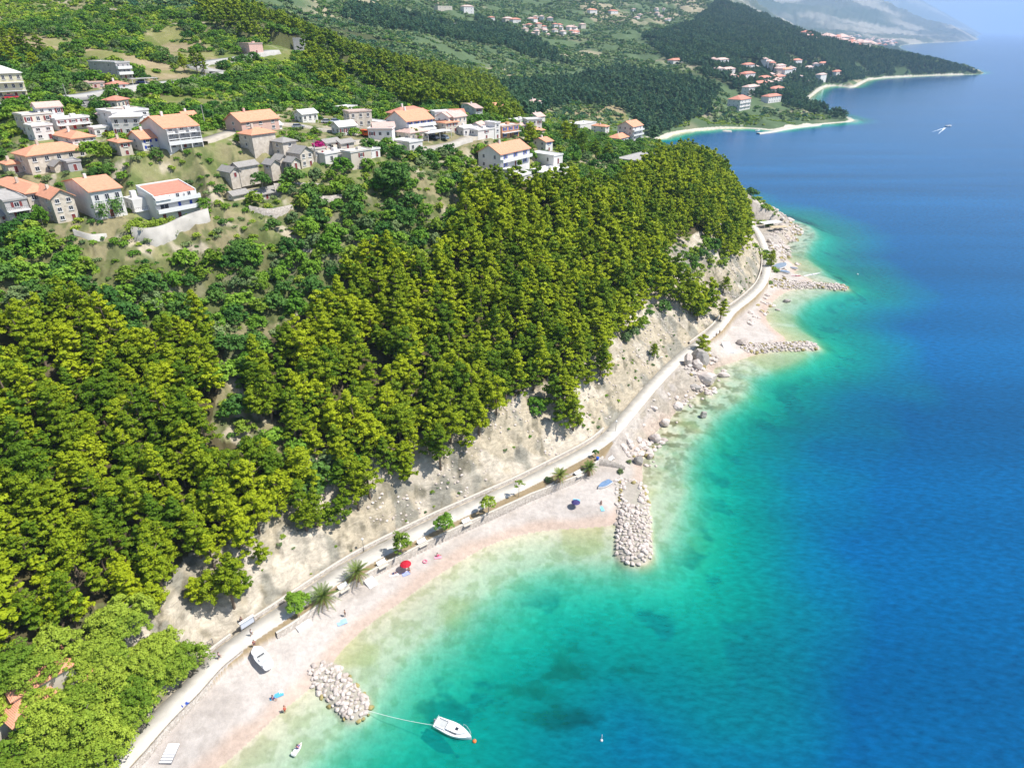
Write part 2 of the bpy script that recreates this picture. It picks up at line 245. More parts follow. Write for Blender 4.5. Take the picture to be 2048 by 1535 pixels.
# ------------------------------------------------------------------ houses: (px, py) of the near bottom corner, front width px, side width px, wall height px, ...
# name, px, py, wf, ws, h, roof, yaw(front normal, degrees from +x), wall colour, roof colour, storeys, cols front, cols side, balcony, label
W_, G_, ST, PK, BE, YE, CN = 'white', 'grey', 'stone', 'pink', 'beige', 'yellow', 'concrete'
O_, RD, FL, GS, WR = 'orange', 'red', 'flat', 'slate', 'whiteroof'
HS = [
 ('stone_house', 117, 447, 44, 36, 50, 'gabled', -38, ST, O_, 3, 2, 2, 0, 'tall stone house with orange gable roof and dark red shutters beside the conical tree'),
 ('stone_house', 66, 428, 50, 78, 40, 'hip', -38, ST, O_, 2, 2, 4, 0, 'long stone house with orange hipped roof behind the grey flat roofed house, left edge'),
 ('grey_house', 28, 460, 44, 34, 56, 'flat', -42, CN, FL, 3, 1, 1, 1, 'grey flat roofed house with two terraces at the left edge, lowest in the village'),
 ('gabled_house', 196, 440, 60, 52, 56, 'gable', -42, W_, O_, 2, 3, 0, 0, 'pinkish white gabled house with orange roof just left of the red roofed white house'),
 ('long_house', 66, 350, 118, 27, 37, 'hip', -35, ST, O_, 2, 5, 1, 0, 'long beige house under a broad orange hipped roof, left part of the village'),
 ('stone_shed', 112, 346, 20, 10, 14, 'gabled', -38, ST, GS, 1, 0, 0, 0, 'small stone shed with grey gable in front of the long beige house'),
 ('grey_shed', 140, 344, 26, 12, 18, 'flat', -38, G_, FL, 1, 1, 0, 0, 'small dark grey box house in front of the long beige house'),
 ('hip_house', 150, 300, 46, 40, 22, 'hip', -38, W_, O_, 2, 3, 2, 0, 'white house with hipped orange roof just behind the long beige house'),
 ('flat_house', 73, 282, 40, 15, 28, 'flat', -38, W_, WR, 2, 2, 1, 0, 'white flat roofed house at the left edge of the upper village, leftmost of its row'),
 ('flat_house', 118, 262, 66, 8, 22, 'flat', -38, W_, WR, 2, 3, 0, 1, 'white flat roofed house with red brown doors left of the grey sided apartment house'),
 ('apartment_house', 234, 266, 72, 30, 40, 'flat', -40, W_, WR, 3, 4, 1, 1, 'white apartment house with white flat roof and blank grey left side, top of the village'),
 ('apartment_house', 338, 300, 66, 46, 43, 'gable', -42, W_, O_, 4, 3, 0, 2, 'tallest white apartment house with balconies and orange roof, above the red roofed white house'),
 ('hip_house', 288, 302, 46, 26, 24, 'gable', -40, W_, O_, 2, 2, 1, 0, 'white house with orange gable roof in front of the tallest apartment house'),
 ('small_house', 244, 312, 24, 20, 26, 'hip', -40, BE, O_, 2, 1, 1, 0, 'beige house with low orange roof left of the white one before the tallest apartment house'),
 ('garage_house', 153, 216, 60, 6, 15, 'flat', -45, G_, FL, 1, 2, 0, 0, 'low grey flat roofed hut with a green door below the village road'),
 ('apartment_house', -2, 200, 60, 12, 52, 'hip', -50, YE, WR, 3, 4, 0, 1, 'yellow apartment house with pale roof at the top left edge of the photo'),
 ('unfinished_house', 239, 160, 28, 62, 34, 'flat', -35, CN, WR, 3, 3, 2, 1, 'unfinished grey concrete block with white balconies standing alone above the road'),
 ('low_house', 224, 180, 34, 10, 10, 'hip', -40, W_, RD, 1, 2, 0, 0, 'low white house with red roof in front of the unfinished grey block'),
 ('low_house', 173, 177, 38, 4, 10, 'flat', -45, PK, FL, 1, 3, 0, 0, 'low pink flat shed left of the little red roof under the unfinished block'),
 ('unfinished_house', 501, 110, 27, 18, 22, 'flat', -40, PK, FL, 1, 1, 1, 0, 'pale pink unfinished house frame on the upper road, alone on the hillside'),
 ('pink_house', 486, 268, 74, 32, 24, 'gable', -36, PK, O_, 2, 3, 1, 0, 'pink and white house with big orange gable roof, highest in the middle of the village'),
 ('stone_house', 508, 299, 46, 26, 28, 'hip', -36, ST, O_, 2, 0, 1, 0, 'stone house with hipped orange roof directly below the pink and white house'),
 ('stone_tower_house', 569, 312, 27, 22, 26, 'hip', -36, ST, GS, 2, 1, 1, 0, 'old stone house with pyramid shaped grey roof left of the magenta bush'),
 ('stone_house', 604, 337, 25, 32, 30, 'gabled', -34, ST, GS, 2, 2, 0, 0, 'old stone barn with grey stone slab gable roof below the pyramid roofed one'),
 ('stone_house', 585, 342, 16, 13, 18, 'gabled', -34, ST, GS, 1, 1, 1, 0, 'small stone annex with dark doorway at the foot of the old stone barn'),
 ('stone_hut', 562, 337, 10, 14, 18, 'gabled', -34, ST, GS, 1, 0, 0, 0, 'narrow stone ruin with open gable left of the small stone annex'),
 ('stone_hut', 543, 341, 17, 15, 12, 'gabled', -34, ST, GS, 1, 0, 1, 0, 'tiny stone hut with grey roof standing alone on the grass'),
 ('stone_house', 653, 299, 28, 6, 13, 'gable', -36, ST, GS, 1, 2, 0, 0, 'low stone house with grey roof just right of the magenta bush'),
 ('stone_house', 683, 300, 26, 6, 13, 'gable', -36, ST, GS, 1, 1, 0, 0, 'second low stone house with grey roof, two roofs right of the magenta bush'),
 ('flat_house', 628, 317, 24, 7, 17, 'flat', -36, BE, FL, 1, 2, 0, 0, 'beige flat house with a wide window below the magenta bush'),
 ('flat_house', 652, 330, 50, 6, 20, 'flat', -36, W_, WR, 1, 2, 0, 0, 'white low house with a patch of orange tiles below the two low stone houses'),
 ('cube_house', 705, 340, 40, 8, 34, 'flat', -38, BE, WR, 2, 1, 0, 0, 'beige and white cube house beside the huge dark green tree'),
 ('stone_ruin', 462, 357, 14, 22, 13, 'gabled', -36, ST, GS, 1, 1, 0, 0, 'stone ruin with broken grey roof right of the red roofed white house and its garden'),
 ('stone_ruin', 480, 352, 38, 12, 18, 'gable', -36, ST, GS, 1, 0, 0, 0, 'roofless stone walls behind the ruin with broken grey roof'),
 ('stone_house', 468, 402, 30, 12, 11, 'gable', -36, ST, GS, 1, 0, 1, 0, 'low stone house with rubble roof on the rocky ground below the ruins'),
 ('stone_house', 512, 404, 46, 6, 13, 'gable', -36, ST, GS, 1, 1, 0, 0, 'long low house with grey roof half hidden by bright bushes'),
 ('apartment_house', 815, 277, 53, 40, 34, 'gable', -42, W_, O_, 3, 4, 0, 1, 'long white three storey house with orange roof and window bands by the carport'),
 ('hip_house', 800, 243, 58, 8, 14, 'hip', -42, W_, RD, 1, 3, 0, 0, 'house with a long dull red roof right behind the three storey house by the carport'),
 ('hip_house', 892, 266, 25, 24, 19, 'hip', -42, BE, O_, 2, 2, 2, 0, 'beige house with bright orange hipped roof right of the carport'),
 ('flat_house', 758, 260, 18, 60, 14, 'flat', -40, W_, WR, 1, 2, 2, 0, 'long low white flat roofed hall left of the three storey house'),
 ('terrace_house', 820, 306, 26, 34, 20, 'flat', -42, W_, WR, 1, 2, 0, 0, 'white terrace building with sandy flat roof below the dark green truck'),
 ('gabled_house', 952, 246, 8, 34, 29, 'gable', -70, W_, 'palepink', 3, 1, 3, 0, 'pale blue grey gabled house with rows of shutters, left of the yellow house'),
 ('gabled_house', 980, 236, 32, 22, 18, 'gable', -42, YE, O_, 2, 2, 2, 1, 'yellow house with orange roofs on the wood edge behind the grey gabled house'),
 ('hip_house', 1066, 219, 18, 15, 14, 'hip', -42, W_, 'palepink', 2, 2, 2, 0, 'pale house with a pink hipped roof alone at the edge of the far pines'),
 ('flat_house', 956, 280, 34, 10, 18, 'flat', -42, W_, WR, 2, 1, 1, 0, 'low white house left of the narrow white three storey one below the yellow house'),
 ('apartment_house', 990, 278, 10, 20, 31, 'flat', -42, W_, WR, 3, 1, 0, 0, 'narrow white three storey house in the middle of the right hand village group'),
 ('flat_house', 1004, 278, 34, 4, 24, 'flat', -42, 'terracotta', WR, 2, 3, 0, 1, 'terracotta and white flat roofed house right of the narrow white one'),
 ('hip_house', 1071, 273, 18, 20, 10, 'hip', -42, BE, O_, 1, 1, 1, 0, 'low house with orange hipped roof hidden among trees right of the terracotta house'),
 ('gabled_house', 1075, 249, 15, 20, 15, 'gable', -42, W_, 'palepink', 2, 1, 2, 0, 'pale gabled house among the trees above the low orange hipped roof'),
 ('gabled_house', 372, 246, 24, 12, 14, 'gable', -40, W_, O_, 1, 1, 1, 0, 'small white house with orange gable roof right behind the tallest apartment house'),
 ('flat_house', 192, 274, 30, 12, 16, 'flat', -40, W_, WR, 1, 2, 1, 0, 'low white flat roofed house left of the grey sided apartment house'),
 ('stone_house', 8, 456, 20, 14, 24, 'gable', -38, ST, GS, 2, 1, 1, 0, 'small pale stone house at the very left edge beside the grey house'),
 ('hip_house', 20, 348, 30, 14, 18, 'hip', -38, ST, O_, 1, 1, 1, 0, 'low stone house with orange roof at the left edge beside the long beige house'),
 ('flat_house', 735, 318, 26, 8, 16, 'flat', -38, W_, WR, 1, 2, 0, 0, 'low white house behind the beige and white cube house'),
 ('gabled_house', 925, 270, 22, 10, 12, 'gable', -42, W_, WR, 1, 2, 0, 0, 'white roofed shed right of the bright orange hipped roof'),
 ('hip_house', 1040, 262, 20, 8, 10, 'hip', -42, W_, 'palepink', 1, 1, 0, 0, 'little pale house among parked things right of the terracotta house'),
 ('flat_house', 1032, 250, 24, 6, 9, 'flat', -42, W_, WR, 1, 2, 0, 0, 'long low white shed above the terracotta house'),
 ('gabled_house', 700, 268, 20, 8, 11, 'gable', -42, BE, GS, 1, 1, 0, 0, 'small grey roofed shed left of the orange red van'),
 ('gabled_house', 545, 262, 20, 6, 11, 'gable', -36, W_, WR, 1, 1, 0, 0, 'white roofed outbuilding touching the pink and white house on the right'),
 ('hip_house', 96, 238, 22, 10, 10, 'flat', -38, W_, WR, 1, 1, 0, 0, 'small white roofed house on the slope above the row at the left edge'),
 ('villa', 1001, 341, 58, 27, 32, 'gable', -36, W_, O_, 2, 3, 2, 1, 'large white villa with orange gable roof and terraces above the pine wood'),
 ('garage_house', 1017, 360, 18, 40, 18, 'flat', -36, W_, WR, 1, 1, 0, 0, 'white garage with a red door under the large white villa'),
 ('gabled_house', 1091, 304, 14, 27, 20, 'gable', -42, W_, O_, 2, 1, 2, 0, 'small white house with sloping orange roof behind the large white villa'),
 ('flat_house', 1107, 330, 18, 46, 17, 'flat', -42, W_, WR, 1, 1, 2, 0, 'flat roofed white house right of the large white villa'),
 ('flat_house', 1044, 366, 26, 4, 13, 'flat', -38, W_, WR, 1, 1, 0, 0, 'small white block with one dark window at the top of the pine wood'),
 ('flat_house', 1090, 362, 46, 8, 14, 'flat', -38, W_, WR, 1, 2, 0, 0, 'long white flat house half hidden by pines at the top of the wood'),
 ('hotel', 1263, 290, 20, 30, 36, 'gable', -38, W_, O_, 4, 2, 3, 1, 'white hotel like house with orange roof nearest to the far bay'),
 ('hip_house', 1238, 294, 26, 8, 16, 'hip', -38, W_, O_, 2, 2, 0, 0, 'low annex with orange roof in front of the white hotel like house'),
 ('hip_house', 1210, 268, 8, 28, 14, 'hip', -40, W_, O_, 2, 1, 2, 0, 'white house with orange hipped roof left of the white hotel like house'),
 ('flat_house', 1160, 262, 32, 6, 12, 'flat', -40, W_, WR, 1, 2, 0, 0, 'pale flat roofed house at the left end of the row near the far bay'),
 ('hut', 1271, 334, 50, 4, 11, 'flat', -40, G_, FL, 1, 0, 0, 0, 'long grey flat roofed hut alone on the pine headland'),
 ('villa', 1478, 222, 21, 25, 22, 'hip', -42, W_, RD, 3, 3, 3, 1, 'white three storey villa with red roof, closest to the far pebble beach'),
 ('villa', 1536, 207, 52, 6, 13, 'hip', -48, W_, RD, 2, 5, 0, 0, 'wide white house with red roof at the right of the far settlement'),
 ('villa', 1548, 190, 32, 8, 12, 'hip', -42, W_, RD, 2, 3, 0, 0, 'white house with red roof just above the wide one at the right of the settlement'),
 ('villa', 1496, 193, 40, 10, 18, 'hip', -42, W_, 'palepink', 3, 4, 1, 0, 'large pale house in the middle of the far settlement above the three storey villa'),
 ('villa', 1514, 178, 28, 6, 11, 'hip', -42, W_, RD, 2, 2, 0, 0, 'house with red roof directly above the large pale house of the settlement'),
 ('villa', 1524, 165, 18, 5, 9, 'hip', -42, W_, RD, 1, 2, 0, 0, 'small house under dark trees in the centre of the far settlement'),
 ('villa', 1491, 142, 30, 6, 12, 'hip', -42, W_, RD, 2, 3, 0, 0, 'pale house with red roof in the upper row of the settlement, second from the left'),
 ('villa', 1438, 131, 24, 6, 11, 'hip', -42, W_, 'palepink', 2, 2, 0, 0, 'pale house at the upper left corner of the far settlement'),
 ('villa', 1450, 151, 24, 5, 12, 'hip', -42, W_, 'palepink', 2, 2, 0, 0, 'pale house directly below the upper left corner house of the settlement'),
 ('villa', 1476, 159, 10, 3, 6, 'gable', -42, W_, O_, 1, 1, 0, 0, 'tiny house with bright orange roof on the left of the settlement'),
 ('villa', 1490, 162, 28, 6, 14, 'hip', -42, W_, RD, 2, 3, 0, 0, 'two toned white house right of the tiny bright orange roof'),
 ('villa', 1556, 142, 32, 6, 10, 'hip', -42, W_, 'palepink', 2, 3, 0, 0, 'wide pale house topping the densest block of the far settlement'),
 ('villa', 1568, 155, 30, 6, 11, 'hip', -42, W_, O_, 2, 3, 0, 0, 'orange roofed house in the densest block of the far settlement'),
 ('villa', 1555, 163, 26, 6, 9, 'hip', -42, W_, RD, 1, 2, 0, 0, 'lowest house of the densest block of the far settlement'),
 ('villa', 1590, 133, 18, 5, 12, 'hip', -42, W_, RD, 2, 2, 0, 0, 'pink walled house alone above the densest block of the settlement'),
 ('villa', 1616, 143, 24, 6, 8, 'hip', -42, W_, 'palepink', 1, 2, 0, 0, 'pale low house left of the long row at the far end of the settlement'),
 ('villa', 1643, 134, 32, 6, 7, 'hip', -42, W_, RD, 1, 3, 0, 0, 'long pale house in the dark trees at the far end of the settlement'),
 ('villa', 1639, 166, 12, 4, 16, 'hip', -42, W_, 'palepink', 3, 1, 0, 0, 'narrow tall pale house above the second far beach'),
 ('villa', 1671, 153, 12, 4, 9, 'hip', -42, W_, RD, 2, 1, 0, 0, 'red roofed house nearly buried in trees near the root of the long cape'),
 ('villa', 1346, 131, 20, 6, 10, 'hip', -42, W_, RD, 1, 2, 0, 0, 'pale house with red roof alone on the wooded slope left of the settlement'),
 ('farm', 876, 24, 38, 8, 12, 'flat', -50, BE, FL, 2, 3, 0, 0, 'large pale building high on the hill at the top of the photo'),
 ('farm', 928, 27, 20, 5, 14, 'hip', -50, W_, 'palepink', 2, 2, 0, 0, 'tall pale house right of the large building high on the hill'),
 ('farm', 884, 54, 6, 3, 5, 'flat', -50, W_, WR, 1, 1, 0, 0, 'tiny white hut left of its twin on the dark pine band of the hill'),
 ('farm', 908, 53, 8, 3, 6, 'flat', -50, W_, WR, 1, 1, 0, 0, 'tiny white hut on the right above the dark pine band of the hill'),
 ('farm', 980, 42, 10, 4, 7, 'hip', -50, W_, RD, 1, 1, 0, 0, 'small red roofed house left of the hill hamlet'),
 ('farm', 1011, 44, 16, 4, 7, 'hip', -50, BE, 'palepink', 1, 1, 0, 0, 'pale house at the upper left end of the hill hamlet'),
 ('farm', 1026, 46, 16, 4, 7, 'hip', -50, W_, RD, 1, 1, 0, 0, 'dark red roofed house at the upper left end of the hill hamlet'),
 ('farm', 1180, 29, 14, 4, 9, 'hip', -50, W_, O_, 2, 2, 0, 0, 'orange roofed house right above the hill hamlet'),
 ('farm', 1222, 28, 14, 4, 6, 'hip', -50, W_, RD, 1, 1, 0, 0, 'pale house far right of the hill hamlet near the top of the photo'),
]
MAIN = dict(px=318.6, py=444, yaw=-40)
def frame(px, py, yaw, wf, ws, h):
    g = ground(px, py)
    if g is None: return None
    gx_, gy_, gz_ = g; a = R(yaw); nx, ny = math.cos(a), math.sin(a); tx, ty = -ny, nx
    p0 = proj(gx_, gy_, gz_)
    def solve(f, target):
        lo, hi = 0.0, 90.0
        for _ in range(40):
            m_ = (lo + hi) / 2
            if f(m_) < target: lo = m_
            else: hi = m_
        return lo
    w = solve(lambda q: proj(gx_ + tx * q, gy_ + ty * q, gz_)[0] - p0[0], wf)
    d = solve(lambda q: p0[0] - proj(gx_ - nx * q, gy_ - ny * q, gz_)[0], ws)
    hh = solve(lambda q: p0[1] - proj(gx_, gy_, gz_ + q)[1], h)
    return gx_, gy_, gz_, nx, ny, tx, ty, w, d, hh
def plot(f, z=None):
    gx_, gy_, gz_, nx, ny, tx, ty, w, d, hh = f
    PADS.append((gx_ + tx * w / 2 - nx * d / 2, gy_ + ty * w / 2 - ny * d / 2, tx, ty, w, d, gz_))
HF = []
for q in HS:
    f = frame(q[1], q[2], q[7], q[3], q[4], q[5])
    if f is None: HF.append(None); print('no ground for', q[-1]); continue
    f = list(f); far_ = math.hypot(f[0], f[1]) > 420
    f[8] = max(f[8], min(f[7] * .55, 11), 3.0); f[8] = min(f[8], 22); f[7] = max(f[7], 3.0); f[7] = min(f[7], 34)
    f = tuple(f); HF.append(f); plot(f)
    if '-v' in __import__('sys').argv: print(q[1], q[2], [round(v, 1) for v in f[7:]])
MF = frame(MAIN['px'], MAIN['py'], MAIN['yaw'], 84, 31, 54)
plot(MF)
# ------------------------------------------------------------------ materials
MATS = {}
def nodes(name):
    m = bpy.data.materials.new(name); m.use_nodes = True; t = m.node_tree
    return m, t, t.nodes['Principled BSDF'], t.nodes, t.links
def mat(name, col, rough=.7, var=.12, scale=3.0, bump=.0, metal=0, spec=.3, alpha=1):
    if name in MATS: return MATS[name]
    m, t, b, N, L = nodes(name)
    b.inputs['Roughness'].default_value = rough; b.inputs['Metallic'].default_value = metal
    b.inputs['Specular IOR Level'].default_value = spec
    tc = N.new('ShaderNodeTexCoord'); no = N.new('ShaderNodeTexNoise'); no.inputs['Scale'].default_value = scale; no.inputs['Detail'].default_value = 5
    L.new(tc.outputs['Object'], no.inputs['Vector'])
    mx = N.new('ShaderNodeMix'); mx.data_type = 'RGBA'; mr = N.new('ShaderNodeMapRange')
    mr.inputs[1].default_value = .3; mr.inputs[2].default_value = .7
    L.new(no.outputs['Fac'], mr.inputs[0]); L.new(mr.outputs[0], mx.inputs[0])
    mx.inputs[6].default_value = (*[c * (1 - var) for c in col], 1); mx.inputs[7].default_value = (*[min(1, c * (1 + var)) for c in col], 1)
    L.new(mx.outputs[2], b.inputs['Base Color'])
    if bump:
        bp = N.new('ShaderNodeBump'); bp.inputs['Strength'].default_value = bump; bp.inputs['Distance'].default_value = .1
        L.new(no.outputs['Fac'], bp.inputs['Height']); L.new(bp.outputs[0], b.inputs['Normal'])
    MATS[name] = m; return m
def mesh_np(name, verts, faces, m=None, attr=None, smooth=False):
    me = bpy.data.meshes.new(name)
    nv, nf, k = len(verts), len(faces), faces.shape[1]
    me.vertices.add(nv); me.vertices.foreach_set('co', np.asarray(verts, np.float32).ravel())
    me.loops.add(nf * k); me.loops.foreach_set('vertex_index', np.asarray(faces, np.int32).ravel())
    me.polygons.add(nf); me.polygons.foreach_set('loop_start', np.arange(0, nf * k, k, dtype=np.int32))
    me.update(calc_edges=True); me.validate()
    if smooth: me.polygons.foreach_set('use_smooth', np.ones(nf, bool))
    if attr is not None:
        for an, av in attr.items():
            if av.ndim == 2:
                a = me.color_attributes.new(an, 'FLOAT_COLOR', 'POINT'); q = np.ones((nv, 4), np.float32); q[:, :3] = av; a.data.foreach_set('color', q.ravel())
            else:
                a = me.attributes.new(an, 'FLOAT', 'POINT'); a.data.foreach_set('value', av.astype(np.float32))
    if m: me.materials.append(m)
    return me
def link(name, me, parent=None, loc=None, **kw):
    o = bpy.data.objects.new(name, me); C.objects.link(o)
    if parent: o.parent = parent
    if loc is not None: o.location = loc
    for k, v in kw.items(): o[k] = v
    return o
def grid_faces(na, nr):
    i = np.arange(na - 1)[:, None] * nr + np.arange(nr - 1)
    i = i.ravel(); return np.stack([i, i + nr, i + nr + 1, i + 1], 1)
# ------------------------------------------------------------------ ground sheet (land and sea bed)
ang = np.radians(np.concatenate([np.linspace(-75, -42, 80)[:-1], np.linspace(-42, 42, 1050), np.linspace(42, 75, 60)[1:]]))
rad = np.concatenate([np.geomspace(18, 50, 40)[:-1], np.geomspace(50, 420, 560)[:-1], np.geomspace(420, 2500, 430)[:-1], np.geomspace(2500, 26000, 150)])
AA, RR = np.meshgrid(ang, rad, indexing='ij')
gx, gy = (np.sin(AA) * RR).ravel(), (np.cos(AA) * RR).ravel()
gh, gd, gpd, gpi, gps = height(gx, gy, full=True)
def inpoly(px, py, P): return pip(px, py, P)
ZN = dict(
 pine=[[(-60, 640), (100, 585), (180, 600), (250, 690), (330, 625), (420, 640), (450, 700), (440, 770), (420, 850), (440, 880), (520, 900), (600, 945), (612, 1000), (530, 1075), (505, 1150), (440, 1200), (330, 1235), (200, 1205), (100, 1280), (-60, 1400)],
       [(500, 730), (560, 650), (640, 605), (690, 540), (740, 490), (850, 520), (890, 500), (905, 430), (955, 350), (1060, 375), (1140, 350), (1200, 390), (1260, 350), (1300, 320), (1370, 300), (1440, 325), (1475, 380), (1500, 430), (1506, 500), (1470, 540), (1450, 500), (1420, 455), (1385, 470), (1350, 470), (1345, 520), (1400, 590), (1300, 590), (1285, 620), (1250, 660), (1205, 750), (1160, 790), (1050, 800), (1010, 850), (950, 890), (870, 925), (840, 960), (800, 930), (760, 930), (700, 900), (620, 900), (560, 850), (500, 820), (480, 760)],
       [(690, 930), (740, 940), (765, 990), (745, 1060), (700, 1075), (620, 1060), (605, 1020), (650, 960)], [(790, 930), (860, 940), (850, 975), (805, 985)],
       [(1340, 540), (1380, 560), (1440, 590), (1450, 620), (1400, 640), (1360, 600)], [(1100, 800), (1150, 790), (1160, 830), (1110, 860)]],
 ridge=[[(390, -20), (560, 20), (700, 45), (800, 85), (900, 125), (990, 165), (1050, 235), (960, 225), (900, 200), (840, 205), (780, 185), (690, 125), (610, 95), (480, 60), (400, 30)],
        [(620, 80), (660, 90), (690, 160), (650, 180), (610, 120)]],
 wood=[[(1140, 150), (1250, 130), (1340, 150), (1400, 140), (1480, 100), (1560, 120), (1640, 150), (1650, 200), (1700, 215), (1690, 235), (1600, 215), (1440, 170), (1420, 225), (1350, 250), (1310, 272), (1250, 215), (1150, 200), (1050, 230), (990, 170), (1060, 160)],
       [(1280, 70), (1380, 45), (1440, -5), (1560, 30), (1640, 70), (1740, 95), (1860, 115), (1985, 150), (1840, 165), (1740, 155), (1640, 165), (1500, 130), (1400, 130), (1340, 120)],
       [(800, 20), (900, 40), (1010, 60), (1000, 90), (930, 80), (830, 60), (740, 50), (680, 30), (700, 5)], [(950, 30), (1080, 80), (1150, 130), (1050, 110), (960, 70)]],
 leafy=[[(-60, 1380), (90, 1295), (200, 1210), (330, 1240), (392, 1285), (400, 1330), (372, 1378), (345, 1420), (305, 1470), (300, 1560), (-60, 1600)],],
 mid=[[(-60, 490), (120, 470), (180, 520), (330, 520), (430, 500), (560, 480), (680, 500), (700, 540), (640, 600), (560, 650), (500, 640), (330, 620), (240, 690), (160, 600), (-60, 640)],
      [(700, 400), (830, 390), (900, 440), (880, 500), (740, 490), (690, 470)], [(480, 460), (530, 440), (540, 500), (480, 510)], [(590, 390), (690, 400), (700, 470), (600, 470)]],
 open=[[(270, 98), (290, 60), (350, 50), (430, 90), (440, 118), (380, 118), (300, 108)], [(-60, 48), (150, 80), (270, 110), (360, 130), (400, 152), (300, 162), (270, 130), (170, 110), (100, 110), (-60, 80)], [(310, 184), (460, 196), (480, 214), (330, 206)], [(1120, 215), (1240, 210), (1260, 240), (1140, 245)], [(540, 108), (600, 96), (610, 110), (560, 120)]],
 scrub=[[(-60, -20), (200, 30), (300, 70), (330, 100), (240, 95), (100, 60), (-60, 15)], [(60, 200), (400, 190), (680, 160), (700, 225), (600, 210), (440, 215), (430, 290), (360, 290), (60, 270), (-60, 330), (-60, 210)],
        [(380, 60), (480, 60), (620, 110), (600, 160), (560, 200), (500, 180), (420, 100)]],
 )
ZN = {k: [np.array(p, float) for p in v] for k, v in ZN.items()}
def zone(name, x, y, z, off=0):
    px, py = proj(x, y, z + off)
    o = np.zeros(x.shape, bool)
    for P in ZN[name]: o |= pip(px, py, P)
    return o & (y > 20)
def lerp(a, b, t): return a * (1 - t[:, None]) + np.asarray(b) * t[:, None]
gr = np.hypot(gx, gy)
n1, n2, n3 = fbm(gx, gy, 14, 4, 70), fbm(gx, gy, 60, 4, 71), fbm(gx, gy, 5, 3, 72)
col = np.tile(np.array([.26, .23, .13]), (len(gx), 1))                   # dry grass
col = lerp(col, [.13, .20, .04], sstep(.36, .56, n1) * (.15 + .6 * fbm(gx, gy, 3, 3, 73)))
col = lerp(col, [.07, .11, .03], sstep(.5, .62, fbm(gx, gy, 2.5, 3, 74)) * .6)                  # green grass and low weeds
col = lerp(col, [.46, .40, .31], sstep(.60, .72, n3) * .8)             # bare stony soil
far = sstep(450, 800, gr)
col = lerp(col, lerp(np.tile([.10, .15, .07], (len(gx), 1)), [.34, .30, .20], sstep(.50, .66, fbm(gx, gy, 110, 5, 75))), far)
col = lerp(col, lerp(np.tile([.34, .27, .16], (len(gx), 1)), [.22, .22, .08], sstep(.4, .6, n1)), zone('open', gx, gy, gh) * .85)
for nm, c, mixv in (('pine', (.085, .07, .035), .9), ('ridge', (.07, .075, .03), .8), ('wood', (.05, .085, .035), .85), ('leafy', (.10, .10, .05), .8), ('mid', (.09, .11, .035), .65), ('scrub', (.12, .17, .03), .6)):
    col = lerp(col, c, zone(nm, gx, gy, gh) * mixv)
vf = sstep(3200, 5200, gr)
mtn = lerp(np.tile([.10, .115, .085], (len(gx), 1)), [.34, .32, .26], sstep(.46, .62, fbm(gx, gy, 600, 6, 77)))
mtn = lerp(mtn, [.05, .08, .045], sstep(.52, .6, fbm(gx, gy, 900, 5, 79)) * .8)
col = lerp(col, mtn, vf)
low = (gr > 2600) & (gr < 6500) & (gh < 60 + 40 * n2)
col = lerp(col, (.03, .055, .03), low * 1.0)
near = (gr < 470)
ks = np.arange(NP); zpp = np.interp(gpi, ks, PA[:, 2]); rkk = np.interp(gpi, ks, ROCKY); chh = np.interp(gpi, ks, CLIFH); css = np.interp(gpi, ks, CLIFS)
cliff = near & (gps > 0) & (gd > 0) & (gh < zpp + chh + 1.5) & (gpd < 40)
rocktex = lerp(np.tile([.46, .40, .30], (len(gx), 1)), [.25, .245, .21], sstep(.5, .62, fbm(gx, gy, 6, 4, 81)) * .8)
rocktex = lerp(rocktex, [.20, .18, .13], sstep(.60, .70, fbm(gx * 1.3, gy, 2.6, 3, 82)) * .75)
rocktex = lerp(rocktex, [.55, .49, .40], sstep(.55, .7, n3))
col = lerp(col, rocktex, cliff * 1.0)
beach = (gps <= 0) & near & (gd > 0)
sand = lerp(np.tile([.52, .475, .44], (len(gx), 1)), [.445, .40, .365], sstep(.4, .65, fbm(gx, gy, 5, 4, 83)))
sand = lerp(sand, [.50, .385, .315], (1 - sstep(1.2, 4.2 , gd + (n3 - .5) * 2)) * .85)
sand = lerp(sand, [.42, .37, .30], rkk * (.35 + .5 * sstep(.45, .6, n3)))
strip = (gpd < np.interp(gpi, ks, STRIP)) & (gpd > 2)
sand = lerp(sand, [.30, .22, .11], strip * (rkk < .5) * .85)
col = lerp(col, sand, beach * 1.0)
farb = (~near) & (gd > 0) & (gd < 3 + 6 * n2) & (gr < 1000)
col = lerp(col, [.58, .53, .45], farb * 1.0)
farb = (gr >= 1000) & (gd > 0) & (gd < 2.5 + 4 * n2) & (gr < 2200)
col = lerp(col, [.50, .47, .40], farb * 1.0)
bed = gd <= 0
dm = -gd
bc = lerp(np.tile([.58, .55, .42], (len(gx), 1)), [.36, .38, .22], sstep(.45, .65, fbm(gx, gy, 2.0, 5, 85)) * .6)
bc = lerp(bc, [.20, .19, .10], sstep(.5, .62, fbm(gx, gy, 2.2, 3, 86)) * np.clip(rkk * near, 0, 1) * (1 - sstep(3, 16, dm)))
bc = lerp(bc, [.42, .42, .20], sstep(.55, .65, fbm(gx, gy, 16, 3, 88)) * .6)
pat = sstep(.56, .68, fbm(gx + 4, gy * 1.4, 8, 5, 89)) * sstep(13, 22, dm)
bc = lerp(bc, [.03, .06, .05], pat * .9)
col = lerp(col, bc, bed * 1.0)
for P, c, hw in GRW:
    g_, _, _ = segd(gx, gy, P); m_ = sstep(hw + 1.6, hw + .2, g_) * (gh > -1.6)
    col = lerp(col, [.40, .37, .32], m_ * .9)
gm, t, b, N, L = nodes('ground')
at_ = N.new('ShaderNodeAttribute'); at_.attribute_name = 'Col'; tc = N.new('ShaderNodeTexCoord')
